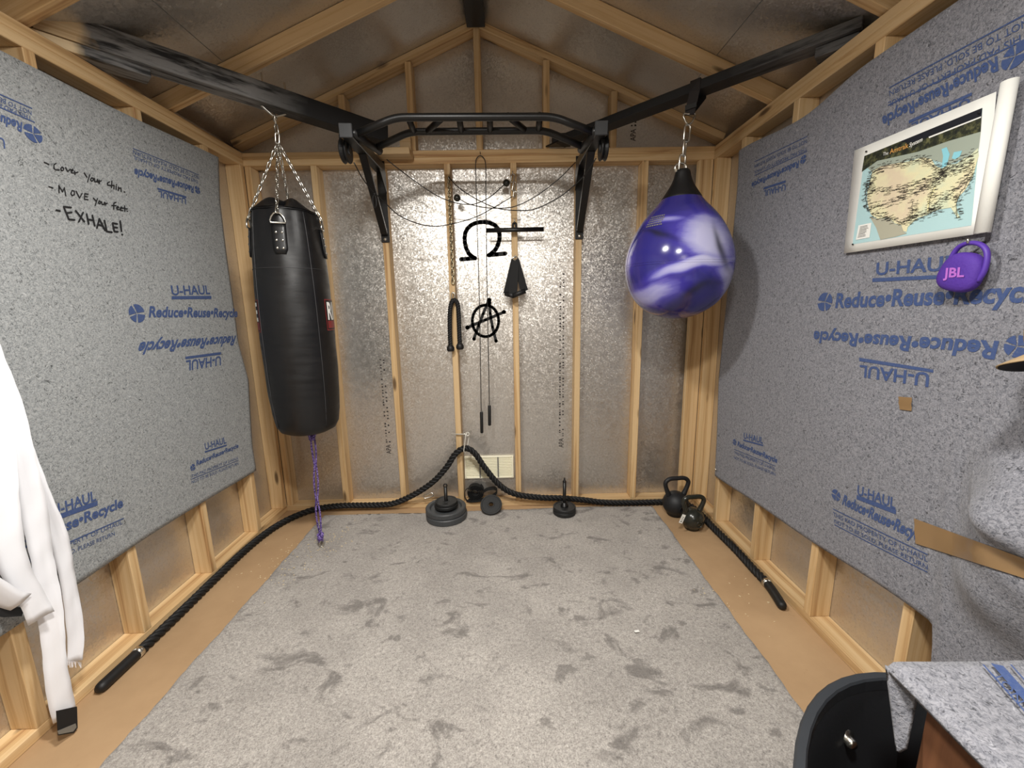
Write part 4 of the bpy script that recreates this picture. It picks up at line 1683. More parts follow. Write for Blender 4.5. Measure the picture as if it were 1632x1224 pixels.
# chain of long links, D-shackle and strap looped over the beam
tp = Vector((QX, QY, 2.03))
mb = MB()
mb.tube([tp + Vector((0.028 * math.cos(a) - 0.012, 0.0, 0.012 + 0.022 * math.sin(a))) for a in [2 * PI * k / 16 for k in range(16)]], 0.0055, 7, closed=True)
mb.build('shackle', 'steel', wb, True)
zs = [2.032, 2.098, 2.164, 2.230]
for k in range(3):
    m1 = MB()
    c = Vector((QX - 0.006 + 0.008 * k, QY, (zs[k] + zs[k + 1]) / 2))
    link_mesh(m1, c, (0.06, 0, 1), (1, 0.15, 0) if k != 1 else (0.65, 0.7, 0), 0.086, 0.040, 0.0052, 7, 18)
    m1.build('chain_link', 'steel', wb, True)
dc = Vector((QX + 0.016, QY, 2.232))
MB().tube([dc + Vector((x, 0, z)) for x, z in ((-0.027, 0.050), (0.027, 0.050), (0.028, 0.038), (0.016, 0.014), (0.0, 0.0), (-0.016, 0.014), (-0.028, 0.038))], 0.0045, 7, closed=True).build('d_ring', 'steel', wb, True)
# strap
tB = (QX + 0.016 - BR0.x) / (BR1.x - BR0.x)
bb = BR0.lerp(BR1, tB)
mid = bb + nR * 0.0445
lo_, hi_ = dc + Vector((0, 0, 0.046)), mid
zt_ = bb.z + 0.044
loop = [lo_ + Vector((0, 0, 0)), Vector((bb.x, bb.y, 0)) - nR * 0.004 + Vector((0, 0, bb.z - 0.003)), Vector((bb.x, bb.y, 0)) - nR * 0.004 + Vector((0, 0, zt_)),
        Vector((bb.x, bb.y, 0)) + nR * 0.093 + Vector((0, 0, zt_)), Vector((bb.x, bb.y, 0)) + nR * 0.093 + Vector((0, 0, bb.z - 0.003)), lo_ + Vector((0, 0.004, 0))]
ribbon(loop, 0.046, 0.003, dR).build('hanging_strap', 'strap', wb)
MB().box(lo_.lerp(loop[1], 0.35) - nR * 0.004, (0.052, 0.006, 0.022), Matrix((dR * -1, nR, Z)).transposed()).build('strap_buckle', 'blackmetal', wb)

# ------------------------------------------------------------------ battle rope
def P3(u, v, **k):
    p = at(u, v, **k)
    p.x = max(-W + 0.022, min(W - 0.022, p.x))
    p.z = max(0.0205, p.z)
    return p


rp = [P3(155, 1101, z=.021), P3(232, 1029, z=.021), P3(295, 969, z=.021), P3(345, 920, z=.021), P3(395, 873, z=.021), P3(435, 842, z=.021), P3(470, 823, z=.022)]
rp += [P3(u, v, y=y) for u, v, y in ((505, 811, -0.045), (545, 806, -0.040), (600, 805, -0.040), (628, 802, -0.040), (660, 788, -0.045), (690, 768, -0.05), (712, 744, -0.05), (726, 723, -0.05), (742, 714, -0.05),
                                    (757, 723, -0.05), (773, 746, -0.05), (795, 772, -0.05), (820, 787, -0.048), (860, 793, -0.045), (897, 794, -0.045), (930, 797, -0.035), (965, 801, -0.035), (1010, 802, -0.035), (1060, 800, -0.035))]
rp += [Vector((1.30, -0.040, 0.021)), Vector((1.375, -0.085, 0.021)), Vector((1.398, -0.18, 0.021)), Vector((1.402, -0.40, 0.021)), Vector((1.410, -0.62, 0.021)), Vector((1.406, -0.80, 0.021)), P3(1226, 934, z=.021), P3(1249, 969, z=.021)]
br_ = thing('battle_rope', (0, -0.05, 0.0), 'thick black twisted battle rope running round the walls, lifted on a hook', 'rope')
path = smooth_path(rp, 0.015)
tot = resample(path, 0.01)
body = tot[17:-17]
twisted(body, 0.0205, 0.085, 3, 8, 0.009).build('rope_body', 'rope', br_, True)
for seg in (tot[:19][::-1], tot[-19:]):
    MB().tube(seg, [0.0208] * (len(seg) - 2) + [0.019, 0.012], 12).build('end_sleeve', 'rubber', br_, True)
    MB().tube(seg[:3], 0.0225, 12).build('crimp_band', 'steel', br_, True)

# hook that lifts the rope
rh = thing('rope_hook', (-0.16, -0.03, 0.46), 'white steel eye bolt and link lifting the black rope at its peak', 'hook')
e0 = at(745, 692, y=-0.035)
mb = MB()
mb.tube([Vector((e0.x - 0.115, -0.008, e0.z - 0.006)), Vector((e0.x - 0.03, -0.02, e0.z - 0.004)), e0 + Vector((-0.012, 0.004, 0))], 0.0042, 8)
mb.tube([e0 + Vector((0.013 * math.cos(2 * PI * k / 16), 0, 0.011 * math.sin(2 * PI * k / 16))) for k in range(16)], 0.0042, 7, closed=True)
mb.build('eye_bolt', 'white_steel', rh, True)
pk = at(742, 714, y=-0.05)
mb = MB()
link_mesh(mb, (e0 + pk) / 2 + Vector((0, -0.004, -0.008)), e0 - pk, (0.45, 1, 0), (e0 - pk).length + 0.052, 0.056, 0.0038, 6, 18)
mb.build('long_link', 'white_steel', rh, True)

# ------------------------------------------------------------------ weights on the carpet
def disc(name, c, r, h, hole, mat, label_, group, tilt=None, lip=True):
    t = Matrix.Translation(c)
    if tilt is not None:
        t = t @ tilt
    if lip:
        pr = [(hole, 0.002), (hole, h * 0.8), (hole + 0.012, h * 0.86), (hole + 0.018, h * 0.62), (r * 0.74, h * 0.62), (r * 0.80, h * 0.98), (r * 0.96, h), (r, h * 0.86), (r, h * 0.14), (r * 0.96, 0.0), (hole, 0.002)]
    else:
        pr = [(hole, 0.0), (hole, h), (r * 0.30, h * 1.0), (r * 0.33, h * 0.86), (r * 0.82, h * 0.86), (r * 0.86, h), (r * 0.97, h), (r, h * 0.85), (r, h * 0.15), (r * 0.97, 0), (hole, 0.0)]
    return tag(MB().lathe(pr, 40, t, cap=False).build(name, mat, None, False), label_, 'weight plate', group)


G = 'loose weight plates along the end wall'
PC = Vector((-0.285, -0.158, 0.013))
disc('weight_plate', PC, 0.136, 0.040, 0.014, 'iron', 'large grey weight plate at the bottom of the left stack', G)
disc('weight_plate', PC + Vector((-0.004, 0.004, 0.040)), 0.134, 0.036, 0.014, 'iron', 'large grey weight plate, second up in the left stack', G)
disc('weight_plate', PC + Vector((0, 0, 0.077)), 0.078, 0.022, 0.014, 'iron_black', 'small black weight plate, lower of two on the left stack', G, None, False)
disc('weight_plate', PC + Vector((0.002, 0.002, 0.099)), 0.074, 0.018, 0.014, 'iron_black', 'small black weight plate on top of the left stack', G, None, False)


def loading_pin(c, z0, z1, label_, tipped):
    t = thing('loading_pin', c, label_, 'loading pin')
    mb = MB()
    mb.tube([(c.x, c.y, 0.0135), (c.x, c.y, z1)], 0.0115, 12)
    mb.build('post', 'blackmetal', t, True)
    if tipped:
        MB().lathe([(0.0125, 0.0), (0.0125, 0.006), (0.006, 0.014), (0.005, 0.026), (0.0025, 0.032), (0.0, 0.033)], 12, Matrix.Translation((c.x, c.y, z1)), cap=False).build('tip', 'blackmetal', t, True)
        mb = MB()
        mb.lathe([(0.0118, 0.0), (0.026, 0.0), (0.026, 0.006), (0.018, 0.010), (0.018, 0.026), (0.0118, 0.027)], 20, Matrix.Translation((c.x, c.y, z0)))
        mb.build('collar', 'blackmetal', t, True)
    else:
        mb = MB()
        link_mesh(mb, Vector((c.x, c.y, z1 + 0.010)), (0, 0, 1), (1, 0, 0), 0.032, 0.030, 0.004, 6, 14)
        mb.build('eye', 'blackmetal', t, True)
    return t


loading_pin(PC, 0.13, 0.225, 'black loading pin standing through the left stack of plates', False)
PD = Vector((0.508, -0.142, 0.0145))
disc('weight_plate', PD, 0.077, 0.026, 0.014, 'iron_black', 'small black plate under the tall pin, lower of the pair', G, None, False)
disc('weight_plate', PD + Vector((0, 0, 0.026)), 0.076, 0.024, 0.014, 'iron_black', 'small black plate under the tall pin, upper of the pair', G, None, False)
loading_pin(PD, 0.064, 0.235, 'tall black pointed loading pin through the right pair of plates', True)
tl = Matrix.Rotation(-0.62, 4, 'X')
disc('weight_plate', Vector((0.012, -0.098, 0.057)), 0.074, 0.016, 0.016, 'iron_black', 'black weight plate tilted against the wall below the vent', G, Matrix.Rotation(0.62, 4, 'X'), False)
# steel carabiner beside the left stack
p = at(683, 790, y=-0.03)
mb = MB()
link_mesh(mb, p, (1, 0.1, 0.25), (0, 0.3, 1), 0.075, 0.034, 0.0045, 7, 18)
tag(mb.build('carabiner', 'steel', None, True), 'bright steel carabiner lying beside the left stack of plates', 'carabiner')
# coiled black strap behind the tilted plate
sc = thing('coiled_strap', (-0.07, 0.03, 0.038), 'coiled black webbing strap lying behind the tilted plate', 'strap')
cc = Vector((-0.105, 0.035, 0.100))
pts = []
for k in range(150):
    a = 2 * PI * k / 36
    r = 0.020 + 0.0098 * a / (2 * PI)
    pts.append(cc + Vector((r * math.cos(a), 0, r * math.sin(a))))
ribbon(pts, 0.05, 0.003, (0, 1, 0)).build('coil', 'webbing', sc)
pts = smooth_path([cc + Vector((-0.055, -0.02, -0.055)), cc + Vector((-0.02, -0.03, -0.058)), cc + Vector((0.05, -0.03, -0.05)), cc + Vector((0.12, -0.02, -0.030)), cc + Vector((0.155, -0.01, 0.0)), cc + Vector((0.140, -0.01, 0.025)), cc + Vector((0.09, -0.01, 0.020)), cc + Vector((0.06, 0, 0.0))], 0.01)
ribbon(pts, 0.048, 0.004, (0, 1, 0)).build('loose_tail', 'webbing', sc)
pts = [cc + Vector((-0.045 + 0.030 * math.cos(a), -0.030, -0.010 + 0.048 * math.sin(a))) for a in [PI * 0.35 + 1.3 * PI * k / 20 for k in range(21)]]
ribbon(pts, 0.012, 0.003, (0, 1, 0)).build('loose_loop', 'webbing', sc)


# kettlebells
def kettlebell(c, r, htop, rot, mat, label_, lean=0.0):
    t = thing('kettlebell', c, label_, 'kettlebell', 'kettlebells in the right corner')
    Mx = Matrix.Translation(c) @ Matrix.Rotation(rot, 4, 'Z') @ Matrix.Rotation(lean, 4, 'Y')
    pr = []
    for k in range(15):
        a = PI * k / 14
        pr.append((r * math.sin(a) if 0 < k < 14 else 0.0, r * 0.96 - r * math.cos(a) * (0.96 if k < 7 else 1.0)))
    pr = [(0.0, r * 0.05), (r * 0.62, r * 0.05)] + [q for q in pr if q[1] > r * 0.16]
    MB().lathe(pr, 36, Mx, cap=False).build('bell', mat, t, True)
    zt = htop
    zc = 1.55 * r
    hw = [(-0.50 * r, zc), (-0.66 * r, zc + 0.25 * r), (-0.92 * r, lerp(zc, zt, 0.62)), (-0.90 * r, lerp(zc, zt, 0.84)), (-0.58 * r, zt - 0.02 * r), (0, zt), (0.58 * r, zt - 0.02 * r), (0.90 * r, lerp(zc, zt, 0.84)), (0.92 * r, lerp(zc, zt, 0.62)), (0.66 * r, zc + 0.25 * r), (0.50 * r, zc)]
    pts = smooth_path([Mx @ Vector((x, 0, z)) for x, z in hw], 0.006)
    n = len(pts)
    rr = [lerp(0.0185, 0.0140, sstep(0, 0.2, i / n)) if i < n / 2 else lerp(0.0140, 0.0185, sstep(0.8, 1, i / n)) for i in range(n)]
    MB().tube(pts, rr, 12).build('handle', mat, t, True)
    # cast emblem ring on the front
    out = Vector((0, -1, 0))
    Me = Mx @ Matrix.Translation((0.1 * r, -r * 0.955, r * 0.86)) @ Matrix.Rotation(PI / 2, 4, 'X')
    MB().lathe([(r * 0.30, 0.0), (r * 0.30, 0.003), (r * 0.24, 0.0035), (r * 0.22, 0.0)], 20, Me, cap=False).build('emblem_ring', mat, t, True)
    return t, Mx


kettlebell(Vector((1.248, -0.175, 0.0015)), 0.084, 0.258, 0.10, 'kettle_matte', 'larger matte black kettlebell at the back of the right corner', 0.0)
k2, Mx = kettlebell(Vector((1.282, -0.352, 0.0015)), 0.070, 0.212, 0.10, 'kettle_gloss', 'smaller glossy olive-black kettlebell with a white tag', 0.0)
tg = at(1087.5, 827, y=-0.425)
tgm = Matrix.Rotation(0.35, 3, 'Y')
MB().box(tg, (0.022, 0.0012, 0.058), tgm).build('tag', 'paper', k2)
for dz in (-0.018, -0.008, 0.002, 0.012):
    MB().box(tg + tgm @ Vector((0, -0.0010, dz)), (0.012, 0.0004, 0.005 if dz < -0.01 else 0.003), tgm).build('tag_print', 'mapink', k2)
# ------------------------------------------------------------------ railway map on the right wall
xm = W - 0.030
PXM = lambda k: (lambda u, v: (lambda p: Vector((xm - 0.0008 * k, p.y, p.z)))(at(u, v, x=xm)))
mp = thing('wall_map', at(1345, 404, x=xm), 'white-bordered colour railway map of the country, right edge curling', 'poster')
q = [at(1345, 404, x=xm), at(1570, 371, x=xm), at(1588, 146, x=xm), at(1362, 240, x=xm)]


def fn_map(u, v):
    a = q[0].lerp(q[1], u)
    b = q[3].lerp(q[2], u)
    p = a.lerp(b, v)
    return (xm - 0.0002, p.y, p.z), (-1, 0, 0)


sheet(fn_map, 8, 8, 0.0006, 'sheet', 'paper', mp)
# curled right edge
pts = []
yr = q[1].y
for a in range(0, 15):
    an = -PI / 2 + a * (1.55 * PI) / 14
    pts.append((0.014 * math.cos(an), 0.014 * math.sin(an)))
vv, ff = [], []
for k, (py, px_) in enumerate(pts):
    for z in (q[1].z - 0.002, q[2].z + 0.006):
        vv.append((xm - 0.0145 - px_ * 1.0, yr + 0.004 - py * 1.15 - 0.010, z))
ff = [(2 * k, 2 * k + 2, 2 * k + 3, 2 * k + 1) for k in range(len(pts) - 1)]
o = new_obj('curled_edge', vv, ff, 'paper', mp, True)
sm = o.modifiers.new('thick', 'SOLIDIFY')
sm.thickness = 0.0006
S = 6.122


def mpx(pts):
    return [(1350 + a / S, 200 + b / S) for a, b in pts]


def area(pts, layer, mat, name):
    f = PXM(layer)
    return new_obj(name, [f(u, v) for u, v in mpx(pts)], [tuple(range(len(pts)))], mat, mp)


area([(55, 1160), (1215, 975), (1325, -172), (175, 297)], 1, 'ocean', 'printed_sea')
area([(174, 298), (1325, -172), (1310, 60), (1000, 150), (700, 255), (300, 345), (200, 415), (148, 452)], 2.2, 'maphead', 'printed_header')
area([(205, 415), (300, 345), (700, 255), (1000, 150), (1310, 60), (1290, 225), (1210, 290), (1000, 380), (740, 310), (480, 368), (330, 400), (250, 455)], 2, 'canada', 'printed_land')
area([(520, 158), (1325, -171), (1320, -92), (820, 108), (640, 170)], 2.6, 'navy', 'printed_header')
area([(808, 124), (1316, -76), (1317, -90), (804, 110)], 3.2, 'paper', 'printed_line')
area([(250, 452), (330, 400), (480, 370), (620, 345), (740, 310), (830, 330), (870, 395), (930, 420), (1000, 380), (1080, 370), (1130, 330), (1210, 290), (1285, 220), (1290, 290), (1265, 390), (1240, 480),
      (1190, 580), (1150, 640), (1100, 690), (1070, 760), (1085, 850), (1110, 900), (1085, 905), (1050, 850), (1020, 800), (930, 815), (850, 830), (790, 870), (700, 900), (640, 950), (600, 990), (585, 1040),
      (555, 1030), (535, 975), (470, 955), (420, 900), (300, 910), (240, 870), (215, 800), (200, 720), (205, 640), (230, 560)], 2.6, 'land', 'printed_land')
area([(225, 885), (300, 912), (420, 905), (470, 960), (535, 980), (555, 1035), (590, 1052), (480, 1085), (330, 1115), (290, 1000)], 2.4, 'mexico', 'printed_land')
area([(930, 230), (980, 210), (1010, 280), (980, 390), (930, 420), (945, 300)], 3.0, 'lakes', 'printed_lake')
area([(1050, 260), (1130, 245), (1110, 300), (1060, 330), (1030, 320)], 3.0, 'lakes', 'printed_lake')
area([(92, 1117), (118, 975), (245, 948), (226, 1092)], 3.0, 'paper', 'printed_legend')
g = random.Random(11)
lines = []
for k in range(9):
    t = k / 8
    a, b = lerp(128, 104, t), lerp(990, 1092, t)
    lines.append([(a + 8, b), (a + 75 + g.uniform(-12, 20), b - 16)])
strokes([mpx(l) for l in lines], 0.7, PXM(3.6), 4).build('printed_text', 'mapink', mp)
routes = [[(240, 480), (330, 410), (480, 375), (620, 355), (740, 320), (800, 360), (880, 420), (960, 450)], [(250, 640), (390, 640), (520, 620), (620, 590), (760, 545), (850, 510), (940, 465)],
          [(240, 800), (350, 770), (500, 730), (540, 680), (690, 650), (740, 605), (840, 570), (940, 470)], [(240, 860), (340, 890), (420, 900), (530, 950), (620, 920), (700, 880), (820, 850), (900, 815)],
          [(210, 560), (190, 640), (190, 740), (215, 840)], [(640, 930), (645, 840), (650, 740)], [(940, 465), (1010, 390), (1100, 370), (1200, 310), (1290, 250)], [(940, 465), (1050, 450), (1160, 410), (1250, 360)],
          [(820, 850), (900, 730), (1000, 690), (1090, 600), (1180, 500), (1240, 410)], [(1080, 900), (1075, 800), (1090, 700), (1180, 560), (1240, 470)], [(800, 840), (820, 700), (870, 560), (940, 470)], [(250, 470), (230, 560), (205, 640)]]
dense, ticks = [], []
for r in routes:
    l = []
    for (a, b), (c, d) in zip(r[:-1], r[1:]):
        for k in range(6):
            l.append((lerp(a, c, k / 6) + g.uniform(-6, 6), lerp(b, d, k / 6) + g.uniform(-6, 6)))
    l.append(r[-1])
    dense.append(l)
    for (a, b) in l[::1]:
        for _ in range(4):
            x, y = a + g.uniform(-48, 40), b + g.uniform(-42, 42)
            ticks.append([(x, y), (x + g.uniform(14, 46), y - g.uniform(2, 12))])
strokes([mpx(l) for l in dense], 0.65, PXM(3.4), 4).build('printed_routes', 'mapink', mp)
o = strokes([mpx(l) for l in ticks if l[1][0] < 1262], 0.5, PXM(3.6), 3).build('printed_place_names', 'mapink', mp)
o['kind'] = 'stuff'
strokes([mpx([(870, 590), (845, 650), (820, 700), (800, 760), (795, 840)])], 2.2, PXM(3.2), 6).build('printed_river', 'mapriver', mp)
for key, o_, e_, t_, mt in ((T1, (362, 295), (412, 282), (362, 262), 'paper'), (T2, (425, 278), (608, 215), (428, 232), 'gold'), (T3, (615, 212), (745, 152), (618, 172), 'paper')):
    f = PXM(4)
    a, b, c = [f(*mpx([p])[0]) for p in (o_, e_, t_)]
    text_on(key, quad_map(a, b, c), 'lettering', mt, mp)
for u, v in ((1381, 241.5), (1359.5, 389.5), (1561, 180)):
    p = at(u, v, x=xm - 0.003)
    MB().lathe([(0.0, 0.0), (0.0028, 0.0), (0.0028, 0.003), (0.0, 0.0035)], 8, Matrix.Translation(p) @ Matrix.Rotation(-PI / 2, 4, 'Y'), cap=False).build('pin', 'blackmetal', mp)

# ------------------------------------------------------------------ purple clip-on speaker
sc_ = at(1532, 434, x=W - 0.050)
sp = thing('clip_speaker', sc_ - Vector((0, 0, 0.05)), 'purple fabric clip-on speaker hanging below the railway map', 'speaker')
n1, n2 = 40, 20
vv, ff = [], []
for i in range(n2 + 1):
    b = -PI / 2 + PI * i / n2
    for k in range(n1):
        a = 2 * PI * k / n1
        cb = math.copysign(abs(math.cos(b)) ** 0.55, math.cos(b))
        sbb = math.copysign(abs(math.sin(b)) ** 0.8, math.sin(b))
        ca = math.copysign(abs(math.cos(a)) ** 0.78, math.cos(a))
        sa = math.copysign(abs(math.sin(a)) ** 0.78, math.sin(a))
        vv.append(sc_ + Vector((-0.022 * sbb, (0.052 - 0.006 * sa) * ca * cb, 0.052 * sa * cb)))
for i in range(n2):
    for k in range(n1):
        l = (k + 1) % n1
        ff.append((i * n1 + k, i * n1 + l, (i + 1) * n1 + l, (i + 1) * n1 + k))
rs = Matrix.Rotation(0.25, 3, 'X')
vv = [rs @ (p - sc_) + sc_ for p in vv]
new_obj('body', vv, ff, 'speaker', sp, True)
hp = [sc_ + rs @ Vector((0, y, z)) for y, z in ((0.040, 0.018), (0.040, 0.042), (0.033, 0.062), (0.014, 0.074), (-0.012, 0.075), (-0.034, 0.064), (-0.047, 0.042), (-0.053, 0.010), (-0.049, -0.016))]
MB().tube(smooth_path(hp, 0.006), 0.0058, 10, flat=(1.0, 1.25)).build('carabiner_loop', 'speaker_trim', sp, True)
a, b, c = [at(*p, x=W - 0.0735) for p in ((1503, 442), (1536, 441), (1504.5, 427.5))]
text_on(SPK, quad_map(a, b, c), 'lettering', 'speaker_logo', sp)
hk2 = sc_ + rs @ Vector((0, 0.006, 0.073))
mb = MB()
mb.tube([hk2 + Vector((0.040, 0, 0.004)), hk2 + Vector((0.0, 0, 0.0)), hk2 + Vector((-0.010, 0, 0.004)), hk2 + Vector((-0.012, 0, 0.014))], 0.003, 6)
tag(mb.build('wall_hook', 'steel', None, True), 'small steel hook the purple speaker hangs from', 'hook')

# ------------------------------------------------------------------ khaki cap at the right edge
cpc = Vector((1.312, -1.892, 1.322))
cpt = thing('baseball_cap', cpc, 'khaki cap with a dark inside hung on the blanket at the right edge', 'cap')
vv, ff = [], []
nr, na = 10, 32
tm = Matrix.Translation(cpc) @ Matrix.Rotation(-0.5, 4, 'X') @ Matrix.Rotation(-0.10, 4, 'Y') @ Matrix.Rotation(0.9, 4, 'Z')
for i in range(nr + 1):
    b = PI / 2 * i / nr
    for k in range(na):
        a = 2 * PI * k / na
        vv.append(tm @ Vector((0.078 * math.cos(a) * math.cos(b), 0.098 * math.sin(a) * math.cos(b), 0.11 * math.sin(b) - 0.02)))
for i in range(nr):
    for k in range(na):
        l = (k + 1) % na
        ff.append((i * na + k, i * na + l, (i + 1) * na + l, (i + 1) * na + k))
new_obj('crown', vv, ff, 'khaki', cpt, True)
c2 = MB()
for i in range(nr + 1):
    pass
new_obj('lining', [cpc + (p - cpc) * 0.965 for p in [Vector(q_) for q_ in vv]], [f[::-1] for f in ff], 'capblack', cpt, True)


def fn_brim(u, v):
    a = lerp(0.25, PI - 0.25, u)
    r0 = Vector((0.078 * math.cos(a), 0.098 * math.sin(a), -0.02))
    ext = 0.052 * math.sin(PI * u) ** 0.6
    p = r0 + Vector((0.3 * ext * math.cos(a), ext * 1.0, 0)) * v
    p.z -= 0.022 * v * (math.cos(a) ** 2) + 0.012 * v
    return tm @ p, tm.to_3x3() @ Vector((0, 0, 1))


sheet(fn_brim, 20, 6, 0.003, 'brim', 'khaki', cpt)


def fn_under(u, v):
    p, n = fn_brim(u, 0.96 * v)
    return Vector(p) - Vector(n) * 0.0034, n


sheet(fn_under, 20, 6, 0.0015, 'underbrim', 'capblack', cpt)

# ------------------------------------------------------------------ white hand wraps at the left edge
hwt = {}


def wrap(name_parts, pts, xs, w, label_, parent=None):
    n = len(pts)
    P = [at(u, v, x=xs[0] + (xs[1] - xs[0]) * i / (n - 1)) for i, (u, v) in enumerate(pts)]
    path = smooth_path(P, 0.02)
    g = random.Random(len(pts) * 7 + int(w * 1000))
    ph = g.uniform(0, 6)
    vv, ff = [], []
    m = len(path)
    for i, p in enumerate(path):
        t = (path[min(i + 1, m - 1)] - path[max(i - 1, 0)]).normalized()
        wd = Vector((0.55 + 0.20 * math.sin(i * 0.25 + ph), 0.83, 0))
        wd = (wd - t * wd.dot(t)).normalized()
        nn = t.cross(wd)
        for k in range(5):
            s = k / 4 - 0.5
            ww = w * (1 + 0.05 * math.sin(i * 0.4 + ph) + 0.02 * math.sin(i * 1.7))
            vv.append(p + wd * s * ww + nn * (0.004 * math.sin(s * 5 + i * 0.2 + ph) + 0.0012 * math.sin(i * 1.3 + k)))
    for i in range(m - 1):
        for k in range(4):
            ff.append((i * 5 + k, i * 5 + k + 1, (i + 1) * 5 + k + 1, (i + 1) * 5 + k))
    o = new_obj(name_parts, vv, ff, 'cloth', parent, True)
    md = o.modifiers.new('thick', 'SOLIDIFY')
    md.thickness = 0.0015
    return o, path


GW = 'white hand wraps on the left wall'
h1 = thing('hand_wrap', at(105, 1160, x=-1.36), 'white cotton hand wrap hanging lowest, black fastener at its end', 'hand wrap', GW)
wrap('strip', [(-50, 462), (-34, 520), (-12, 575), (12, 640), (34, 720), (52, 800), (66, 880), (77, 950), (84, 1010), (89, 1070), (96, 1108), (104, 1142)], (-1.36, -1.352), 0.054, '', h1)
pv = [at(u, v, x=-1.336) for u, v in ((89, 1133), (121, 1126), (122, 1160), (116, 1168), (92, 1172))]
mb = MB()
mb.prism(pv, (0.004, 0, 0))
mb.build('fastener', 'webbing', h1)
pv = [at(u, v, x=-1.3315) for u, v in ((91, 1165), (120, 1153), (121.5, 1159), (116, 1166), (93, 1170.5))]
MB().prism(pv, (0.0015, 0, 0)).build('fastener_edge', 'grey', h1)
h2 = thing('hand_wrap', at(120, 1060, x=-1.38), 'white cotton hand wrap ending in a frayed edge, nearest the blanket print', 'hand wrap', GW)
wrap('strip', [(-46, 466), (-26, 540), (10, 640), (40, 720), (68, 790), (92, 850), (106, 910), (116, 970), (121, 1020), (119, 1055)], (-1.385, -1.385), 0.040, '', h2)
g = random.Random(9)
mb = MB()
for k in range(9):
    p = at(108 + k * 2.6, 1054, x=-1.385)
    mb.tube([p, p + Vector((g.uniform(-.003, .003), g.uniform(-.004, .004), -g.uniform(0.012, 0.03)))], 0.0012, 4)
o = mb.build('frayed_threads', 'cloth', h2)
o['kind'] = 'stuff'
h3 = thing('hand_wrap', at(60, 975, x=-1.37), 'white cotton hand wrap twisting across the others at the frame edge', 'hand wrap', GW)
wrap('strip', [(-52, 464), (-44, 560), (-14, 660), (4, 740), (8, 820), (16, 880), (34, 925), (52, 955), (66, 985)], (-1.345, -1.335), 0.058, '', h3)
h4 = thing('hand_wrap', at(20, 975, x=-1.36), 'white cotton hand wrap with a curled black-lined end', 'hand wrap', GW)
wrap('strip', [(-56, 466), (-72, 600), (-84, 740), (-80, 850), (-50, 910), (-10, 940), (15, 955), (34, 960)], (-1.335, -1.33), 0.055, '', h4)
MB().prism([at(u, v, x=-1.352) for u, v in ((-20, 958), (8, 966), (38, 968), (34, 982), (6, 984), (-20, 980))], (0.002, 0, 0)).build('fastener', 'webbing', h4)
pk_ = at(-48, 470, x=-W + 0.02)
mb = MB()
mb.tube([pk_, pk_ + Vector((0.07, 0, 0.004)), pk_ + Vector((0.085, 0, 0.02))], 0.005, 8)
tag(mb.build('wall_peg', 'steel', None, True), 'steel peg in the left wall carrying the white hand wraps', 'hook')

# ------------------------------------------------------------------ black tub, crate and padded top at the lower right
TC, TA, TBB, TE = Vector((0.922, -2.712, 0)), 0.468, 0.762, 2.0


def sup(a, k=1.0, dx=0.0):
    ca, sa = math.cos(a), math.sin(a)
    return Vector((TC.x + (TA * k + dx) * math.copysign(abs(ca) ** (2 / TE), ca), TC.y + (TBB * k + dx) * math.copysign(abs(sa) ** (2 / TE), sa), 0))


tub = thing('stock_tub', (TC.x, TC.y, 0), 'big black oval plastic tub with a charcoal rim, cut off at the frame corner', 'tub')


def loft(rings, n=72):
    vv, ff = [], []
    for dx, z in rings:
        for k in range(n):
            p = sup(2 * PI * k / n, 1.0, dx)
            vv.append((p.x, p.y, z))
    for i in range(len(rings) - 1):
        for k in range(n):
            l = (k + 1) % n
            ff.append((i * n + k, i * n + l, (i + 1) * n + l, (i + 1) * n + k))
    return vv, ff, n


v_, f_, n_ = loft([(-0.075, 0.0145), (-0.062, 0.03), (-0.010, 0.555), (-0.014, 0.575), (-0.018, 0.575), (-0.080, 0.06), (-0.100, 0.042)])
f_.append(tuple(range(n_ - 1, -1, -1)))
f_.append(tuple(6 * n_ + k for k in range(n_)))
new_obj('tub_wall', v_, f_, 'tub', tub, True)
v_, f_, n_ = loft([(-0.010, 0.545), (0.0, 0.555), (0.001, 0.596), (-0.003, 0.600), (-0.016, 0.600), (-0.019, 0.596), (-0.019, 0.572)])
new_obj('tub_rim', v_, f_, 'tub_rim', tub, False)
# drain fitting on the inside of the far wall, where the view ray meets it
zz = 0.60
while zz > 0.1:
    dp = at(1349, 1176, z=zz)
    if abs((dp.x - TC.x) / (TA - 0.03)) ** TE + abs((dp.y - TC.y) / (TBB - 0.03)) ** TE >= 1.0:
        break
    zz -= 0.004
dn = Vector((TC.x - dp.x, TC.y - dp.y, 0)).normalized()
dq = Matrix.Translation(dp - dn * 0.012) @ dn.to_track_quat('Z', 'Y').to_matrix().to_4x4()
MB().lathe([(0.0, 0.03), (0.008, 0.03), (0.011, 0.026), (0.011, 0.014), (0.018, 0.012), (0.018, 0.0)], 16, dq, cap=False).build('drain_fitting', 'steel', tub, True)

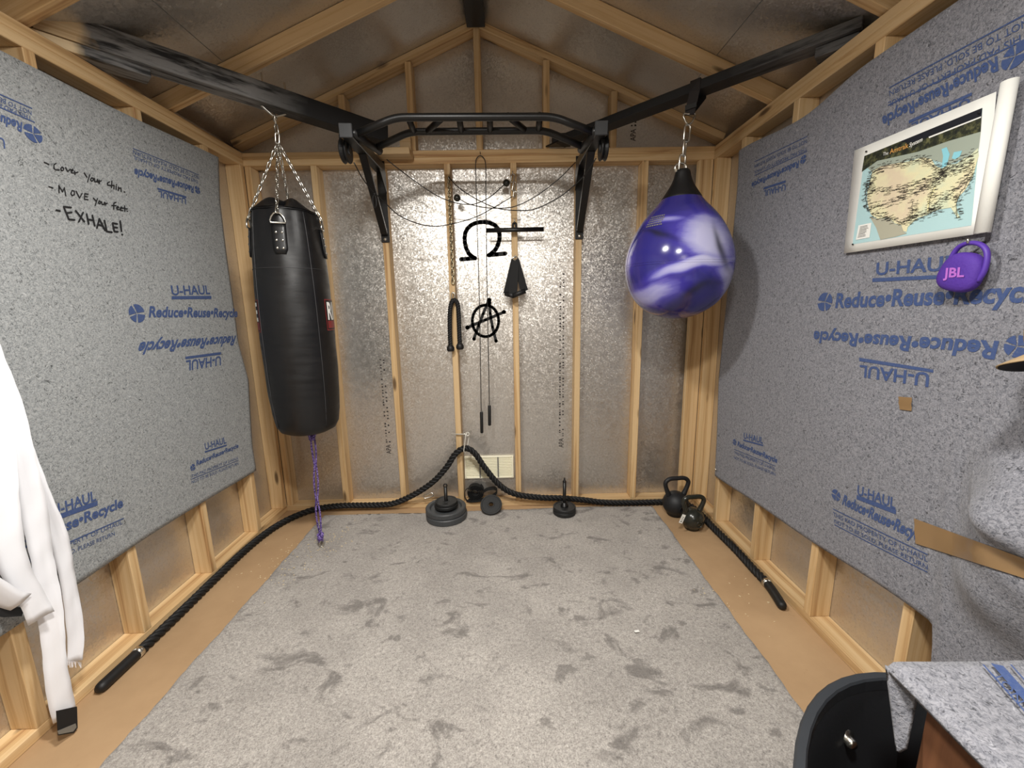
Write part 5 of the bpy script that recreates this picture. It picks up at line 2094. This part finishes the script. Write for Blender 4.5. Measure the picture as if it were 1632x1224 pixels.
crate = thing('wooden_crate', (1.07, -2.5, 0.035), 'brown wooden crate standing in the black tub under a grey pad', 'crate')
cx0, cx1, cy0, cy1 = 0.845, 1.24, -2.98, -2.115
for k in range(4):
    y0, y1 = lerp(cy0, cy1, k / 4), lerp(cy0, cy1, (k + 1) / 4)
    board('side_plank', (cx0 + 0.009, (y0 + y1) / 2, 0.046), (cx0 + 0.009, (y0 + y1) / 2, 0.718), 0.018, y1 - y0 - 0.004, Y, crate, 'crate')
    board('side_plank', (cx1 - 0.009, (y0 + y1) / 2, 0.046), (cx1 - 0.009, (y0 + y1) / 2, 0.718), 0.018, y1 - y0 - 0.004, Y, crate, 'crate')
for y in (cy0 + 0.009, cy1 - 0.009):
    board('end_panel', (cx0 + 0.02, y, 0.377), (cx1 - 0.02, y, 0.377), 0.018, 0.68, Z, crate, 'crate')
board('lid', (cx0 - 0.01, (cy0 + cy1) / 2, 0.728), (cx1 + 0.01, (cy0 + cy1) / 2, 0.728), cy1 - cy0 + 0.02, 0.018, Z, crate, 'crate')
board('corner_post', (cx0 - 0.010, cy1 - 0.20, 0.046), (cx0 - 0.010, cy1 - 0.20, 0.718), 0.018, 0.030, Y, crate, 'crate')

PADX, PADY = 0.812, -2.072


def fn_pad(u, v):
    x = lerp(PADX - 0.03 * v, 1.285, u)
    y = lerp(PADY, -3.05, v)
    z = 0.745 + 0.004 * math.sin(9 * x + 5 * y) + 0.003 * math.sin(21 * y - 6 * x)
    z -= 0.012 * sstep(0.03, 0.0, u)
    return (x, y, z), (0, 0, 1)


pad = sheet(fn_pad, 40, 50, 0.006, 'crate_pad', 'blanket_r')
tag(pad, 'grey felt pad laid flat over the crate, one corner hanging down', 'blanket')


FL = [Vector((PADX - 0.003, PADY, 0.741)), Vector((PADX + 0.026, PADY - 0.03, 0.736)), Vector((PADX + 0.006, PADY - 0.045, 0.620)), Vector((PADX + 0.000, PADY - 0.040, 0.605))]


def fn_flap(u, v):
    p = FL[3].lerp(FL[2], u).lerp(FL[0].lerp(FL[1], u), v)
    return p, (-0.7, 0.7, 0)


sheet(fn_flap, 6, 10, 0.005, 'hanging_corner', 'blanket_r', pad)
for i in range(3):
    a, b = at(1567 + i * 22, 1059, z=0.752), at(1640 + i * 22, 1141, z=0.752)
    mb = MB()
    d = (b - a).normalized()
    nn = Vector((-d.y, d.x, 0)) * (0.0014 if i != 1 else 0.008)
    mb.add([a - nn, b - nn, b + nn, a + nn], [(0, 1, 2, 3)])
    mb.build('printed_rule', 'print', pad)
a, b, c = at(1602, 1092, z=0.7525), at(1580, 1066, z=0.7525), at(1588, 1096, z=0.7525)
text_on(NOTW, quad_map(at(1634, 1118, z=.7525), at(1592, 1071, z=.7525), at(1622, 1122, z=.7525)), 'lettering', 'print', pad)

# ------------------------------------------------------------------ litter on the floor
p = at(1015, 1007, z=0.016)
MB().box(p + Vector((0, 0, 0.003)), (0.022, 0.010, 0.002), Matrix.Rotation(0.3, 3, 'Z') @ Matrix.Rotation(0.15, 3, 'Y')).build('paper_scrap', 'paper')
tag(bpy.data.objects['paper_scrap'], 'tiny white paper scrap lying on the carpet', 'paper')
g = random.Random(21)
mb = MB()
for _ in range(170):
    cx_, cy_, sd = g.choice(((-1.18, -0.56, 0.11), (-1.02, -0.52, 0.09), (-1.10, -0.75, 0.10), (-0.96, -0.42, 0.07), (1.25, -0.95, 0.10)))
    x, y = g.gauss(cx_, sd), g.gauss(cy_, sd)
    if x < -1.37 or x > 1.36:
        continue
    z = 0.0145 if -1.13 < x < 1.12 else 0.001
    s = g.uniform(0.002, 0.006)
    a = g.uniform(0, PI)
    mb.box((x, y, z + 0.001), (s * 1.6, s * 0.7, 0.0016), Matrix.Rotation(a, 3, 'Z'))
o = mb.build('wood_chips', 'chip')
tag(o, 'pale wood chips and crumbs scattered under the punching bag', 'debris', None, 'stuff')
